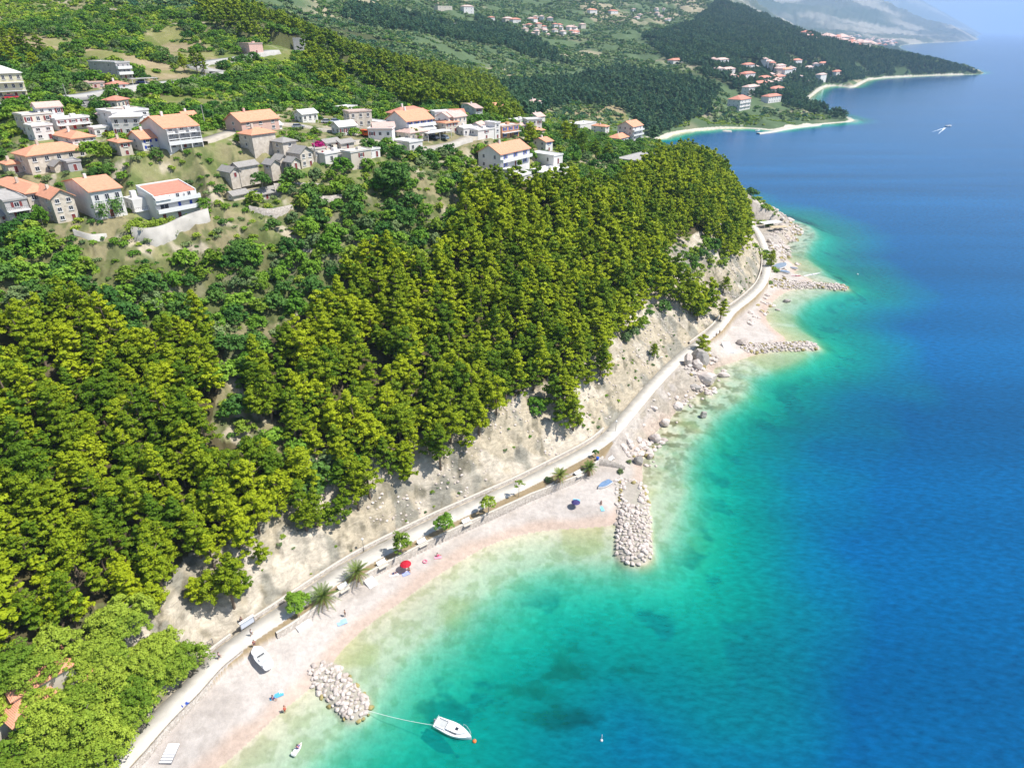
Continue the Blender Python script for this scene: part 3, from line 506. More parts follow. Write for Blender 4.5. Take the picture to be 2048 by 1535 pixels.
no = N.new('ShaderNodeTexNoise'); no.inputs['Scale'].default_value = .9; no.inputs['Detail'].default_value = 9; no.inputs['Roughness'].default_value = .7
no2 = N.new('ShaderNodeTexNoise'); no2.inputs['Scale'].default_value = .035; no2.inputs['Detail'].default_value = 10; no2.inputs['Roughness'].default_value = .65
L.new(tc.outputs['Object'], no.inputs['Vector']); L.new(tc.outputs['Object'], no2.inputs['Vector'])
mr = N.new('ShaderNodeMapRange'); mr.inputs[1].default_value = .25; mr.inputs[2].default_value = .75; mr.inputs[3].default_value = .78; mr.inputs[4].default_value = 1.2
mr2 = N.new('ShaderNodeMapRange'); mr2.inputs[1].default_value = .25; mr2.inputs[2].default_value = .75; mr2.inputs[3].default_value = .8; mr2.inputs[4].default_value = 1.18
L.new(no.outputs[0], mr.inputs[0]); L.new(no2.outputs[0], mr2.inputs[0])
mu = N.new('ShaderNodeMath'); mu.operation = 'MULTIPLY'; L.new(mr.outputs[0], mu.inputs[0]); L.new(mr2.outputs[0], mu.inputs[1])
ra = N.new('ShaderNodeAttribute'); ra.attribute_name = 'rock'
mpp = N.new('ShaderNodeMapping'); mpp.inputs['Scale'].default_value = (1, 1, 2.6); mpp.inputs['Rotation'].default_value = (R(20), R(-25), R(10)); L.new(tc.outputs['Object'], mpp.inputs[0])
n3_ = N.new('ShaderNodeTexNoise'); n3_.inputs['Scale'].default_value = .42; n3_.inputs['Detail'].default_value = 12; n3_.inputs['Roughness'].default_value = .78; n3_.inputs['Distortion'].default_value = .8; L.new(mpp.outputs[0], n3_.inputs['Vector'])
r3 = N.new('ShaderNodeMapRange'); r3.inputs[1].default_value = .40; r3.inputs[2].default_value = .60; r3.inputs[3].default_value = .74; r3.inputs[4].default_value = 1.14; L.new(n3_.outputs[0], r3.inputs[0])
rx = N.new('ShaderNodeMix'); rx.inputs[2].default_value = 1; L.new(ra.outputs['Fac'], rx.inputs[0]); L.new(r3.outputs[0], rx.inputs[3])
m4 = N.new('ShaderNodeMath'); m4.operation = 'MULTIPLY'; L.new(mu.outputs[0], m4.inputs[0]); L.new(rx.outputs[0], m4.inputs[1])
mv = N.new('ShaderNodeVectorMath'); mv.operation = 'SCALE'; L.new(at_.outputs['Color'], mv.inputs[0]); L.new(m4.outputs[0], mv.inputs['Scale'])
L.new(mv.outputs[0], b.inputs['Base Color']); b.inputs['Roughness'].default_value = .95; b.inputs['Specular IOR Level'].default_value = .1
bp = N.new('ShaderNodeBump'); bp.inputs['Strength'].default_value = .7; bp.inputs['Distance'].default_value = .25; L.new(no.outputs[0], bp.inputs['Height'])
b2 = N.new('ShaderNodeBump'); b2.inputs['Distance'].default_value = .45; b2.inputs['Strength'].default_value = .5; hm_ = N.new('ShaderNodeMath'); hm_.operation = 'MULTIPLY'; L.new(n3_.outputs[0], hm_.inputs[0]); L.new(ra.outputs['Fac'], hm_.inputs[1]); L.new(hm_.outputs[0], b2.inputs['Height']); L.new(bp.outputs[0], b2.inputs['Normal']); L.new(b2.outputs[0], b.inputs['Normal'])
me = mesh_np('ground', np.stack([gx, gy, gh], 1), grid_faces(len(ang), len(rad)), gm, {'Col': np.clip(col, 0, 1), 'rock': (cliff | (beach & (rkk > .5) & (gpd > 2.6))).astype(float)}, smooth=True)
link('ground', me, kind='structure')
# ------------------------------------------------------------------ the sea
wa = np.radians(np.linspace(-80, 85, 420)); wr = np.concatenate([[1.0], np.geomspace(20, 420, 300)[:-1], np.geomspace(420, 60000, 150)])
A2, R2 = np.meshgrid(wa, wr, indexing='ij'); wx, wy = (np.sin(A2) * R2).ravel(), (np.cos(A2) * R2).ravel()
wd = np.maximum(-height(wx, wy, pads=False), 0)
wd = np.where(np.hypot(wx, wy) > 25000, 26, wd)
MEADOW = [(960, 1330), (1020, 1290), (1110, 1300), (1230, 1330), (1340, 1340), (1330, 1420), (1230, 1440), (1130, 1480), (1000, 1500), (960, 1420)]
wq = proj(wx, wy, wx * 0); wm_ = np.zeros(wx.shape)
for sx_ in (-30, 0, 30):
    for sy_ in (-25, 0, 25): wm_ += pip(wq[0] + sx_, wq[1] + sy_, np.array(MEADOW, float)) / 9
wp = sstep(.36, .58, fbm(wx + wy * .5 + 4, wy * 1.6, 9, 5, 89) * (.45 + .55 * wm_)) * (wm_ > 0) * (wy > 0)
sea, t, b, N, L = nodes('sea water'); N.remove(b); out = N['Material Output']
da = N.new('ShaderNodeAttribute'); da.attribute_name = 'depth'
tc = N.new('ShaderNodeTexCoord')
def ex(k):
    a = N.new('ShaderNodeMath'); a.operation = 'MULTIPLY'; a.inputs[1].default_value = -k; L.new(da.outputs['Fac'], a.inputs[0])
    e = N.new('ShaderNodeMath'); e.operation = 'EXPONENT'; L.new(a.outputs[0], e.inputs[0]); return e
cb = N.new('ShaderNodeCombineColor')
for i, k in enumerate((.62, .20, .24)): L.new(ex(k).outputs[0], cb.inputs[i])
tr = N.new('ShaderNodeBsdfTransparent'); L.new(cb.outputs[0], tr.inputs[0])
rmp = N.new('ShaderNodeValToRGB'); md = N.new('ShaderNodeMath'); md.operation = 'DIVIDE'; md.inputs[1].default_value = 16
L.new(da.outputs['Fac'], md.inputs[0]); L.new(md.outputs[0], rmp.inputs[0])
els = rmp.color_ramp.elements
for p, c in ((0, (0, 0, 0, 1)), (.06, (.0, .04, .03, 1)), (.2, (.0, .155, .13, 1)), (.42, (.0, .145, .165, 1)), (.7, (.0, .118, .215, 1)), (1, (.0, .085, .23, 1))):
    if p in (0, 1): e = els[0 if p == 0 else -1]
    else: e = els.new(p)
    e.color = c
wn = N.new('ShaderNodeTexNoise'); wn.inputs['Scale'].default_value = .012; wn.inputs['Detail'].default_value = 6
mw = N.new('ShaderNodeMapping'); mw.inputs['Scale'].default_value = (.35, 2.2, 1); mw.inputs['Rotation'].default_value = (0, 0, R(-28)); L.new(tc.outputs['Object'], mw.inputs[0]); L.new(mw.outputs[0], wn.inputs['Vector'])
wm = N.new('ShaderNodeMapRange'); wm.inputs[1].default_value = .3; wm.inputs[2].default_value = .7; wm.inputs[3].default_value = .8; wm.inputs[4].default_value = 1.2
L.new(wn.outputs[0], wm.inputs[0])
mp = N.new('ShaderNodeMapping'); mp.inputs['Scale'].default_value = (.55, 1.3, 1); mp.inputs['Rotation'].default_value = (0, 0, R(35))
L.new(tc.outputs['Object'], mp.inputs[0])
rn = N.new('ShaderNodeTexNoise'); rn.inputs['Scale'].default_value = .8; rn.inputs['Detail'].default_value = 6; rn.inputs['Roughness'].default_value = .6
L.new(mp.outputs[0], rn.inputs['Vector'])
rm = N.new('ShaderNodeMapRange'); rm.inputs[1].default_value = .3; rm.inputs[2].default_value = .7; rm.inputs[3].default_value = .72; rm.inputs[4].default_value = 1.28
L.new(rn.outputs[0], rm.inputs[0])
ba = N.new('ShaderNodeAttribute'); ba.attribute_name = 'bed'; bb = N.new('ShaderNodeMath'); bb.operation = 'MULTIPLY_ADD'; bb.inputs[1].default_value = -.50; bb.inputs[2].default_value = 1; L.new(ba.outputs['Fac'], bb.inputs[0])
bc_ = N.new('ShaderNodeMath'); bc_.operation = 'MULTIPLY'; L.new(bb.outputs[0], bc_.inputs[0]); L.new(wm.outputs[0], bc_.inputs[1])
m3 = N.new('ShaderNodeMath'); m3.operation = 'MULTIPLY'; L.new(bc_.outputs[0], m3.inputs[0]); L.new(rm.outputs[0], m3.inputs[1])
sc = N.new('ShaderNodeVectorMath'); sc.operation = 'SCALE'; L.new(rmp.outputs[0], sc.inputs[0]); L.new(m3.outputs[0], sc.inputs['Scale'])
df = N.new('ShaderNodeBsdfDiffuse'); L.new(sc.outputs[0], df.inputs[0])
ad = N.new('ShaderNodeAddShader'); L.new(tr.outputs[0], ad.inputs[0]); L.new(df.outputs[0], ad.inputs[1])
bp = N.new('ShaderNodeBump'); bp.inputs['Strength'].default_value = .3; bp.inputs['Distance'].default_value = .2; L.new(rn.outputs[0], bp.inputs['Height'])
gl = N.new('ShaderNodeBsdfGlossy'); gl.inputs['Roughness'].default_value = .12; L.new(bp.outputs[0], gl.inputs['Normal'])
fr = N.new('ShaderNodeFresnel'); fr.inputs[0].default_value = 1.33; L.new(bp.outputs[0], fr.inputs['Normal'])
fm = N.new('ShaderNodeMath'); fm.operation = 'MULTIPLY'; fm.inputs[1].default_value = .85; L.new(fr.outputs[0], fm.inputs[0])
mx = N.new('ShaderNodeMixShader'); L.new(fm.outputs[0], mx.inputs[0]); L.new(ad.outputs[0], mx.inputs[1]); L.new(gl.outputs[0], mx.inputs[2])
L.new(mx.outputs[0], out.inputs['Surface'])
me = mesh_np('water', np.stack([wx, wy, wx * 0], 1), grid_faces(len(wa), len(wr)), sea, {'depth': wd, 'bed': wp})
link('sea_water', me, kind='structure')
# ------------------------------------------------------------------ the seaside path and its walls
def offs(P, d):
    T = np.gradient(P[:, :2], axis=0); T /= np.linalg.norm(T, axis=1)[:, None] + 1e-9
    return np.stack([P[:, 0] - T[:, 1] * d, P[:, 1] + T[:, 0] * d], 1)      # + = left = inland
def ribbon(name, P, prof, m, **kw):
    """sweep a cross section prof [(offset, z)] along P (x, y, z); offsets may be callables of the index"""
    cols = [np.column_stack([offs(P, o), P[:, 2] + z]) for o, z in prof]
    k, q = len(P), len(prof); V = np.stack(cols, 1).reshape(-1, 3)
    i = (np.arange(k - 1)[:, None] * q + np.arange(q - 1)).ravel()
    Fc = np.stack([i, i + 1, i + q + 1, i + q], 1)
    me = mesh_np(name, V, Fc, m); bm = bmesh.new(); bm.from_mesh(me); bmesh.ops.recalc_face_normals(bm, faces=bm.faces); bm.to_mesh(me); bm.free()
    return link(name, me, **kw)
PF = spline(PA, 10)
m_path = mat('pale concrete path', (.56, .53, .475), .85, .14, .5)
ribbon('path', PF, [(-1.9, -.6), (-1.9, .02), (1.9, .02), (1.9, -.6)], m_path, kind='structure')
m_stone, t, b, N, L = nodes('stone wall'); MATS['stone'] = m_stone
tc = N.new('ShaderNodeTexCoord'); vo = N.new('ShaderNodeTexVoronoi'); vo.inputs['Scale'].default_value = 2.6
v2 = N.new('ShaderNodeTexVoronoi'); v2.feature = 'DISTANCE_TO_EDGE'; v2.inputs['Scale'].default_value = 2.6
L.new(tc.outputs['Object'], vo.inputs['Vector']); L.new(tc.outputs['Object'], v2.inputs['Vector'])
rp = N.new('ShaderNodeValToRGB'); rp.color_ramp.elements[0].color = (.33, .29, .25, 1); rp.color_ramp.elements[1].color = (.56, .51, .46, 1)
L.new(vo.outputs['Color'], rp.inputs[0]); mr = N.new('ShaderNodeMapRange'); mr.inputs[2].default_value = .06; mr.inputs[3].default_value = .45; L.new(v2.outputs[0], mr.inputs[0])
sv = N.new('ShaderNodeVectorMath'); sv.operation = 'SCALE'; L.new(rp.outputs[0], sv.inputs[0]); L.new(mr.outputs[0], sv.inputs['Scale'])
L.new(sv.outputs[0], b.inputs['Base Color']); b.inputs['Roughness'].default_value = .9
def sub(P, a, b_): return P[int(a * 10):int(b_ * 10) + 1]
m_cap = mat('wall coping', (.60, .55, .48), .85, .08, 1.5)
def wall(P, o, th, z0, z1, label, cap=True):
    r_ = ribbon('stone_wall', P, [(o - th / 2, z0), (o - th / 2, z1), (o + th / 2, z1), (o + th / 2, z0)], m_stone, label=label, category='wall')
    if cap: 
        c_ = ribbon('coping', P, [(o - th / 2 - .05, z1 + .0), (o - th / 2 - .05, z1 + .08), (o + th / 2 + .05, z1 + .08), (o + th / 2 + .05, z1), (o - th / 2 - .05, z1)], m_cap); c_.parent = r_
    return r_
wall(sub(PF, 5.0, 15.2), 2.55, .5, -.4, .8, 'long low stone retaining wall between the path and the bare slope')
wall(sub(PF, 4.0, 4.7), 2.45, .4, -.4, .6, 'short low stone wall behind the two dark sign posts')
wall(sub(PF, 18.8, 24.5), 2.4, .4, -.4, .7, 'stone wall along the far stretch of path below the pine headland')
Pb = sub(PF, 5.6, 14.0).copy(); kk = np.linspace(5.6, 14.0, len(Pb)); ofb = np.interp(kk, ks, STRIP)
q = np.column_stack([np.array([offs(Pb, -o_)[i] for i, o_ in enumerate(ofb)]), Pb[:, 2]])
wall(q, 0, .45, -2.6, .12, 'long stone wall holding the promenade above the pebble beach')
Pb = sub(PF, 0.2, 4.6).copy(); q = np.column_stack([offs(Pb, -2.35), Pb[:, 2]])
wall(q, 0, .4, -2.2, .1, 'low stone wall between the path and the beach by the beached boat', cap=False)
# road through the village
ROADS = []
def road(pxs, wd, label_m, z=.12):
    P = []
    for p in pxs:
        g = ground(*p)
        if g: P.append(g)
    P = spline(np.array(P), 8); P[:, 2] = height(P[:, 0], P[:, 1], pads=False)
    ROADS.append((P[:, :2].copy(), wd))
    k = np.ones(7) / 7; P[3:-3, 2] = np.convolve(P[:, 2], k, 'valid')
    ribbon('road', P, [(-wd / 2, -2.5), (-wd / 2, z), (wd / 2, z), (wd / 2, -2.5)], label_m, kind='structure')
m_road = mat('pale asphalt', (.42, .41, .39), .9, .1, .4); m_track = mat('gravel track', (.42, .38, .32), .95, .15, .5)  # pale grey is the road's own colour
road([(-30, 216), (60, 200), (150, 196), (250, 180), (330, 168), (410, 155), (436, 148), (400, 138), (395, 133), (440, 122), (500, 112), (545, 104), (600, 95)], 7.5, m_road, .8)
road([(650, 292), (720, 282), (800, 290), (860, 296), (940, 275), (1000, 262)], 6, m_track, .4)
road([(400, 285), (470, 262), (560, 250), (640, 262), (720, 262)], 5, m_track, .4)
# ------------------------------------------------------------------ foliage
def leafmat(name, c1, c2, tv=.16):
    m, t, b, N, L = nodes(name); MATS[name] = m
    oi = N.new('ShaderNodeObjectInfo'); tc = N.new('ShaderNodeTexCoord'); no = N.new('ShaderNodeTexNoise'); no.inputs['Scale'].default_value = 1.1; no.inputs['Detail'].default_value = 3
    L.new(tc.outputs['Object'], no.inputs['Vector'])
    a = N.new('ShaderNodeMath'); a.operation = 'MULTIPLY_ADD'; a.inputs[1].default_value = 1.2; L.new(no.outputs[0], a.inputs[0])
    r2 = N.new('ShaderNodeMath'); r2.operation = 'MULTIPLY_ADD'; r2.inputs[1].default_value = 1.1; r2.inputs[2].default_value = -.65; L.new(oi.outputs['Random'], r2.inputs[0])
    L.new(r2.outputs[0], a.inputs[2]); a.use_clamp = True
    mx = N.new('ShaderNodeMix'); mx.data_type = 'RGBA'; mx.inputs[6].default_value = (*c1, 1); mx.inputs[7].default_value = (*c2, 1); L.new(a.outputs[0], mx.inputs[0])
    L.new(mx.outputs[2], b.inputs['Base Color']); b.inputs['Roughness'].default_value = .65; b.inputs['Specular IOR Level'].default_value = .18
    tl = N.new('ShaderNodeBsdfTranslucent'); L.new(mx.outputs[2], tl.inputs[0]); ms = N.new('ShaderNodeMixShader'); ms.inputs[0].default_value = tv
    L.new(b.outputs[0], ms.inputs[1]); L.new(tl.outputs[0], ms.inputs[2]); L.new(ms.outputs[0], N['Material Output'].inputs['Surface'])
    return m
LM = dict(pine=leafmat('pine needles', (.10, .19, .008), (.38, .455, .012)),
          wood=leafmat('dark pine needles', (.035, .12, .06), (.115, .21, .085)),
          ridge=leafmat('ridge pine needles', (.12, .22, .015), (.28, .36, .02)),
          green=leafmat('green leaves', (.10, .24, .02), (.22, .38, .035)),
          dark=leafmat('dark leaves', (.05, .15, .025), (.12, .24, .04)),
          bright=leafmat('light green leaves', (.14, .25, .02), (.36, .47, .05)),
          olive=leafmat('grey green leaves', (.12, .20, .07), (.24, .32, .12)),
          dry=leafmat('dry twigs', (.20, .17, .12), (.32, .28, .22)),
          pink=leafmat('pink blossom', (.55, .02, .22), (.75, .06, .35)),
          red=leafmat('dark red leaves', (.16, .02, .03), (.28, .04, .06)))
m_bark = mat('bark', (.20, .15, .11), .95, .3, 4)
m_barkg = mat('grey bark', (.30, .27, .23), .95, .25, 4)
def tufts(rg, cen, rad3, nper, leaf, flat=.7, up=.35):
    """leaf faces spread over ellipsoidal tufts; cen (k,3), rad3 (k,3)"""
    k = len(cen); n_ = k * nper
    d = rg.normal(size=(n_, 3)); d /= np.linalg.norm(d, axis=1)[:, None]
    d[:, 2] = np.where(d[:, 2] < -.35, -d[:, 2], d[:, 2])
    rr = rg.uniform(.72, 1.08, n_)[:, None]
    c = np.repeat(cen, nper, 0) + d * np.repeat(rad3, nper, 0) * rr
    nr = d + rg.normal(size=(n_, 3)) * .45 + np.array([0, 0, up]); nr /= np.linalg.norm(nr, axis=1)[:, None]
    a = np.cross(nr, rg.normal(size=(n_, 3))); a /= np.linalg.norm(a, axis=1)[:, None] + 1e-9; b_ = np.cross(nr, a)
    s1 = leaf * rg.uniform(.6, 1.35, n_)[:, None]; s2 = s1 * rg.uniform(.5, .9, n_)[:, None]
    V = np.stack([c - a * s1 - b_ * s2 * .3, c + b_ * -s2, c + a * s1 + b_ * s2 * .2, c + b_ * s2], 1).reshape(-1, 3)
    return V, np.arange(n_ * 4).reshape(-1, 4)
def crown_pine(seed, h=8.5, rw=3.0, k=100, nper=48, leaf=.16, cone=.5):
    rg = np.random.RandomState(seed); cen = []; rr = []
    nb = max(8, k // 5)
    lean = rg.normal(size=2) * .04
    for i in range(nb):                                   # boughs
        t = (i + rg.uniform(0, 1)) / nb; z = h * (.28 + .66 * t)
        R_ = rw * ((1 - t) ** cone * .95 + .10) * rg.uniform(.65, 1.15); a = i * 2.399 + rg.uniform(-.5, .5)
        for j in range(5):
            u = (.25 + .75 * j / 4) ** .8
            sp = rg.normal() * .28
            cen.append([math.cos(a + sp) * R_ * u + lean[0] * z, math.sin(a + sp) * R_ * u + lean[1] * z, z + .12 * R_ * u * rg.uniform(-1, 2) + rg.normal() * .15])
            q = rg.uniform(.34, .66) * rw / 3.0; rr.append([q * 1.15, q * 1.15, q * .62])
    cen.append([lean[0] * h, lean[1] * h, h * .97]); rr.append([.5, .5, .5])
    return tufts(rg, np.array(cen), np.array(rr), nper, leaf)
def crown_round(seed, h=6, rw=3, k=60, nper=36, leaf=.26, low=.3, flat=.72, tuft=.3):
    rg = np.random.RandomState(seed)
    d = rg.normal(size=(k, 3)); d /= np.linalg.norm(d, axis=1)[:, None]; d[:, 2] = np.abs(d[:, 2]) * 1.0 - .25
    lob = 1 + .22 * np.sin(3 * np.arctan2(d[:, 1], d[:, 0]) + seed) + .12 * np.sin(5 * np.arctan2(d[:, 1], d[:, 0]) + seed * 2)
    rf = (rg.uniform(.35, 1, k) ** .45 * lob)[:, None]
    cen = d * rf * np.array([rw, rw, h * (1 - low) * .62]); cen[:, 2] += h * low + h * (1 - low) * .30
    q = rw * tuft * rg.uniform(.6, 1.2, (k, 1)); rr = q * np.array([1, 1, flat])
    return tufts(rg, cen, rr, nper, leaf)
def crown_shrub(seed, rw=1.2, h=1.3, k=14, nper=22, leaf=.17):
    rg = np.random.RandomState(seed); a = rg.uniform(0, 6.28, k); r_ = rw * rg.uniform(0, 1, k) ** .5 * .75
    cen = np.stack([np.cos(a) * r_, np.sin(a) * r_, h * .55 * rg.uniform(.4, 1.1, k) * (1.1 - r_ / rw * .6)], 1)
    q = rg.uniform(.3, .5, (k, 1)) * rw; return tufts(rg, cen, q * np.array([1, 1, .8]), nper, leaf)
def trunk_mesh(name, h, r0, m, seed=0, limbs=5, spread=1.4, seg=7, lean=0):
    rg = random.Random(seed); bm = bmesh.new()
    def tube(P, Rr):
        prev = None
        for i, (p, r_) in enumerate(zip(P, Rr)):
            d = (P[min(i + 1, len(P) - 1)] - P[max(i - 1, 0)]).normalized(); a = d.orthogonal().normalized(); b_ = d.cross(a)
            ring = [bm.verts.new(p + (a * math.cos(k * 6.2832 / seg) + b_ * math.sin(k * 6.2832 / seg)) * r_) for k in range(seg)]
            if prev:
                for k in range(seg): bm.faces.new((prev[k], prev[(k + 1) % seg], ring[(k + 1) % seg], ring[k]))
            prev = ring
    wob = [Vector((rg.uniform(-.12, .12) * h * .2 + lean * t, rg.uniform(-.12, .12) * h * .2, h * t)) for t in (0, .25, .5, .75, 1)]
    wob[0] = Vector((0, 0, -1.0))
    tube(wob, [r0 * 1.25, r0, r0 * .8, r0 * .55, r0 * .25])
    for i in range(limbs):
        t = rg.uniform(.35, .9); base = wob[int(t * 4)]; a = rg.uniform(0, 6.28); d = Vector((math.cos(a), math.sin(a), .55))
        L_ = spread * rg.uniform(.6, 1.1); tube([base, base + d * L_ * .5, base + d * L_ + Vector((0, 0, .1))], [r0 * .45, r0 * .3, r0 * .1])
    me = bpy.data.meshes.new(name); bm.to_mesh(me); bm.free(); me.materials.append(m); return me
PROTO = {}
def proto(kind, vf, m, n_, trunk=None):
    PROTO[kind] = []
    for i in range(n_):
        V, Fc = vf(i)
        tm = trunk(i) if trunk else None
        PROTO[kind].append((mesh_np(kind + '_crown', V, Fc, m), tm))
proto('pine', lambda i: crown_pine(100 + i, h=[9, 10, 8, 10.6, 8.8, 7.2][i], rw=[2.5, 2.7, 3.0, 2.5, 3.1, 2.3][i], cone=[.65, .5, .38, .75, .36, .6][i]), LM['pine'], 6, lambda i: trunk_mesh('pine_trunk', [9, 10, 8, 10.6, 8.8, 7.2][i] * .93, .2, m_bark, i, 6, 1.6))
proto('leafy', lambda i: crown_round(200 + i, h=7.5, rw=3.6, k=150, nper=60, leaf=.15, low=.2, tuft=.17), LM['bright'], 3, lambda i: trunk_mesh('leafy_trunk', 5, .24, m_barkg, i, 6, 2))
proto('green', lambda i: crown_round(230 + i, h=5.5, rw=2.8, k=70, nper=36, leaf=.25, low=.12, tuft=.28), LM['green'], 3, lambda i: trunk_mesh('leafy_trunk', 3.8, .18, m_barkg, i, 4, 1.5))
proto('dark', lambda i: crown_round(260 + i, h=6, rw=3.1, k=80, nper=36, leaf=.25, low=.1, tuft=.27), LM['dark'], 3, lambda i: trunk_mesh('leafy_trunk', 4, .2, m_barkg, i, 4, 1.5))
# ---- single trees: > crown, trunk
TREES = []
def tree(kind, x, y, z, sc, label, cat='tree', group=None, v=None, name=None, m=None, rz=None, sz=None):
    v = random.randrange(len(PROTO[kind])) if v is None else v
    cm, tm = PROTO[kind][v]
    o = bpy.data.objects.new(name or {'pine': 'pine_tree'}.get(kind, 'leafy_tree'), None); C.objects.link(o)
    o.location = (x, y, z - .15); o.rotation_euler = (0, 0, random.uniform(0, 6.28) if rz is None else rz); o.scale = (sc, sc, sc * (sz or random.uniform(.9, 1.12)))
    o['label'] = label; o['category'] = cat
    if group: o['group'] = group
    if m:
        cm = cm.copy(); cm.materials.clear(); cm.materials.append(m)
    c = bpy.data.objects.new('crown', cm); C.objects.link(c); c.parent = o
    if tm: t_ = bpy.data.objects.new('trunk', tm); C.objects.link(t_); t_.parent = o
    return o
# ---- masses: one object of points, each point carries one variant (geometry nodes)
LIB = bpy.data.collections.new('library')
def lib(kind, items):
    col_ = bpy.data.collections.new('lib_' + kind)
    for i, me in enumerate(items):
        o = bpy.data.objects.new('%s_source_%02d' % (kind, i), me); col_.objects.link(o)
    return col_
def mass(name, x, y, z, sc, kind_col, nvar, label, cat):
    k = len(x); rg = np.random.RandomState(len(x) % 1000)
    me = bpy.data.meshes.new(name); me.vertices.add(k); me.vertices.foreach_set('co', np.stack([x, y, z], 1).astype(np.float32).ravel())
    for an, av in (('sc', sc), ('rz', rg.uniform(0, 6.28, k)), ('vr', rg.randint(0, nvar, k).astype(float))):
        a = me.attributes.new(an, 'FLOAT', 'POINT'); a.data.foreach_set('value', av.astype(np.float32))
    o = link(name, me, kind='stuff', label=label, category=cat)
    ng = bpy.data.node_groups.new(name, 'GeometryNodeTree'); ng.interface.new_socket('Geometry', in_out='INPUT', socket_type='NodeSocketGeometry'); ng.interface.new_socket('Geometry', in_out='OUTPUT', socket_type='NodeSocketGeometry')
    N, L = ng.nodes, ng.links; gi, go = N.new('NodeGroupInput'), N.new('NodeGroupOutput')
    ci = N.new('GeometryNodeCollectionInfo'); ci.inputs[0].default_value = kind_col; ci.inputs[1].default_value = True; ci.inputs[2].default_value = True
    ip = N.new('GeometryNodeInstanceOnPoints'); ip.inputs['Pick Instance'].default_value = True
    def na(n_):
        q = N.new('GeometryNodeInputNamedAttribute'); q.data_type = 'FLOAT'; q.inputs['Name'].default_value = n_; return q
    cx = N.new('ShaderNodeCombineXYZ'); L.new(na('rz').outputs[0], cx.inputs[2])
    L.new(gi.outputs[0], ip.inputs['Points']); L.new(ci.outputs[0], ip.inputs['Instance']); L.new(na('vr').outputs[0], ip.inputs['Instance Index'])
    L.new(cx.outputs[0], ip.inputs['Rotation']); L.new(na('sc').outputs[0], ip.inputs['Scale']); L.new(ip.outputs[0], go.inputs[0])
    md_ = o.modifiers.new('spread', 'NODES'); md_.node_group = ng
    return o
PINELO = [mesh_np('pine_far', *crown_pine(300 + i, h=[9, 10, 8.5, 9.5][i], rw=2.8, k=55, nper=20, leaf=.30, cone=[.6, .45, .4, .6][i]), LM['pine']) for i in range(4)]
L_pine = lib('pine', PINELO)
def lowcrown(m, n_=3, **k): return [mesh_np('far_crown', *crown_round(330 + i, **k), m) for i in range(n_)]
L_ridge = lib('ridge', [mesh_np('ridge_crown', *crown_pine(320 + i, h=8.5, rw=3.2, k=30, nper=12, leaf=.55, cone=.4), LM['ridge']) for i in range(3)])
L_wood = lib('wood', [mesh_np('wood_crown', *crown_pine(340 + i, h=8.5, rw=3.4, k=25, nper=9, leaf=.8, cone=.4), LM['wood']) for i in range(3)])
L_mid = lib('mid', lowcrown(LM['green'], 2, h=5, rw=2.6, k=45, nper=20, leaf=.34, low=.1) + lowcrown(LM['dark'], 2, h=5.5, rw=2.8, k=45, nper=20, leaf=.34, low=.1) + lowcrown(LM['bright'], 1, h=4.5, rw=2.3, k=40, nper=20, leaf=.3, low=.1) + lowcrown(LM['olive'], 1, h=4.0, rw=2.3, k=40, nper=20, leaf=.3, low=.1))
L_shrub = lib('shrub', [mesh_np('shrub', *crown_shrub(360 + i), LM[q]) for i, q in enumerate(('green', 'olive', 'bright', 'dark', 'green', 'olive'))])
L_scr = lib('scrub', [mesh_np('scrub', *crown_shrub(380 + i, rw=1.8, h=1.9, k=12, nper=12, leaf=.42), LM[q]) for i, q in enumerate(('bright', 'bright', 'green', 'bright'))])
L_far = lib('farscrub', [mesh_np('farscrub', *crown_shrub(390 + i, rw=3.2, h=2.8, k=9, nper=9, leaf=1.0), LM[q]) for i, q in enumerate(('olive', 'dark', 'olive', 'wood'))])
def scatter(x0, x1, y0, y1, sp, seed):
    rg = np.random.RandomState(seed)
    X, Y = np.meshgrid(np.arange(x0, x1, sp), np.arange(y0, y1, sp)); X = X.ravel() + rg.uniform(-.5, .5, X.size) * sp * .9; Y = Y.ravel() + rg.uniform(-.5, .5, Y.size) * sp * .9
    px, py = proj(X, Y, Y * 0 + 30); m = (Y > 20) & (np.abs(X) < Y * 1.25 + 40)
    return X[m], Y[m]

def free(x, y, pad=1.5):
    ok = np.ones(x.shape, bool)
    for P, wd in ROADS: ok &= segd(x, y, P)[0] > wd / 2 + 3.6
    for (cx, cy, ux, uy, w_, d_, e) in PADS:
        dx, dy = x - cx, y - cy
        ok &= ~((np.abs(dx * ux + dy * uy) < w_ / 2 + pad) & (np.abs(-dx * uy + dy * ux) < d_ / 2 + pad))
    return ok
def infr(x, y, z, mg=40):
    px, py = proj(x, y, z + 5); return (px > -mg) & (px < 2048 + mg) & (py > -60) & (py < 1535 + 90)
# near pines
x, y = scatter(-190, 190, 30, 470, 3.2, 11)
z, d, pd_, pi_, ps_ = height(x, y, full=True)
rgp = np.random.RandomState(5)
m = zone('pine', x, y, z, 4.5) & (zone('pine', x + 2.2, y - 2.0, z, 3) | (fbm(x, y, 13, 2, 120) > .52)) & (d > 4) & (pd_ > 5.5) & free(x, y, 2) & infr(x, y, z)
x, y, z = x[m], y[m], z[m]
px, py = proj(x, y, z + 5)
gap = fbm(x, y, 11, 3, 91) > .76
x, y, z, px, py = x[~gap], y[~gap], z[~gap], px[~gap], py[~gap]
scl = 1.02 * rgp.uniform(.62, 1.22, len(x)) * (.86 + .3 * fbm(x, y, 30, 2, 92))
dist = np.sqrt(x * x + y * y + (z - HC) ** 2)
inn = (px > 5) & (px < 2043) & (py > 5) & (py < 1530)
order = np.argsort(np.where(inn, dist / scl, 1e9))
near_, rest = order[:290], order[290:]
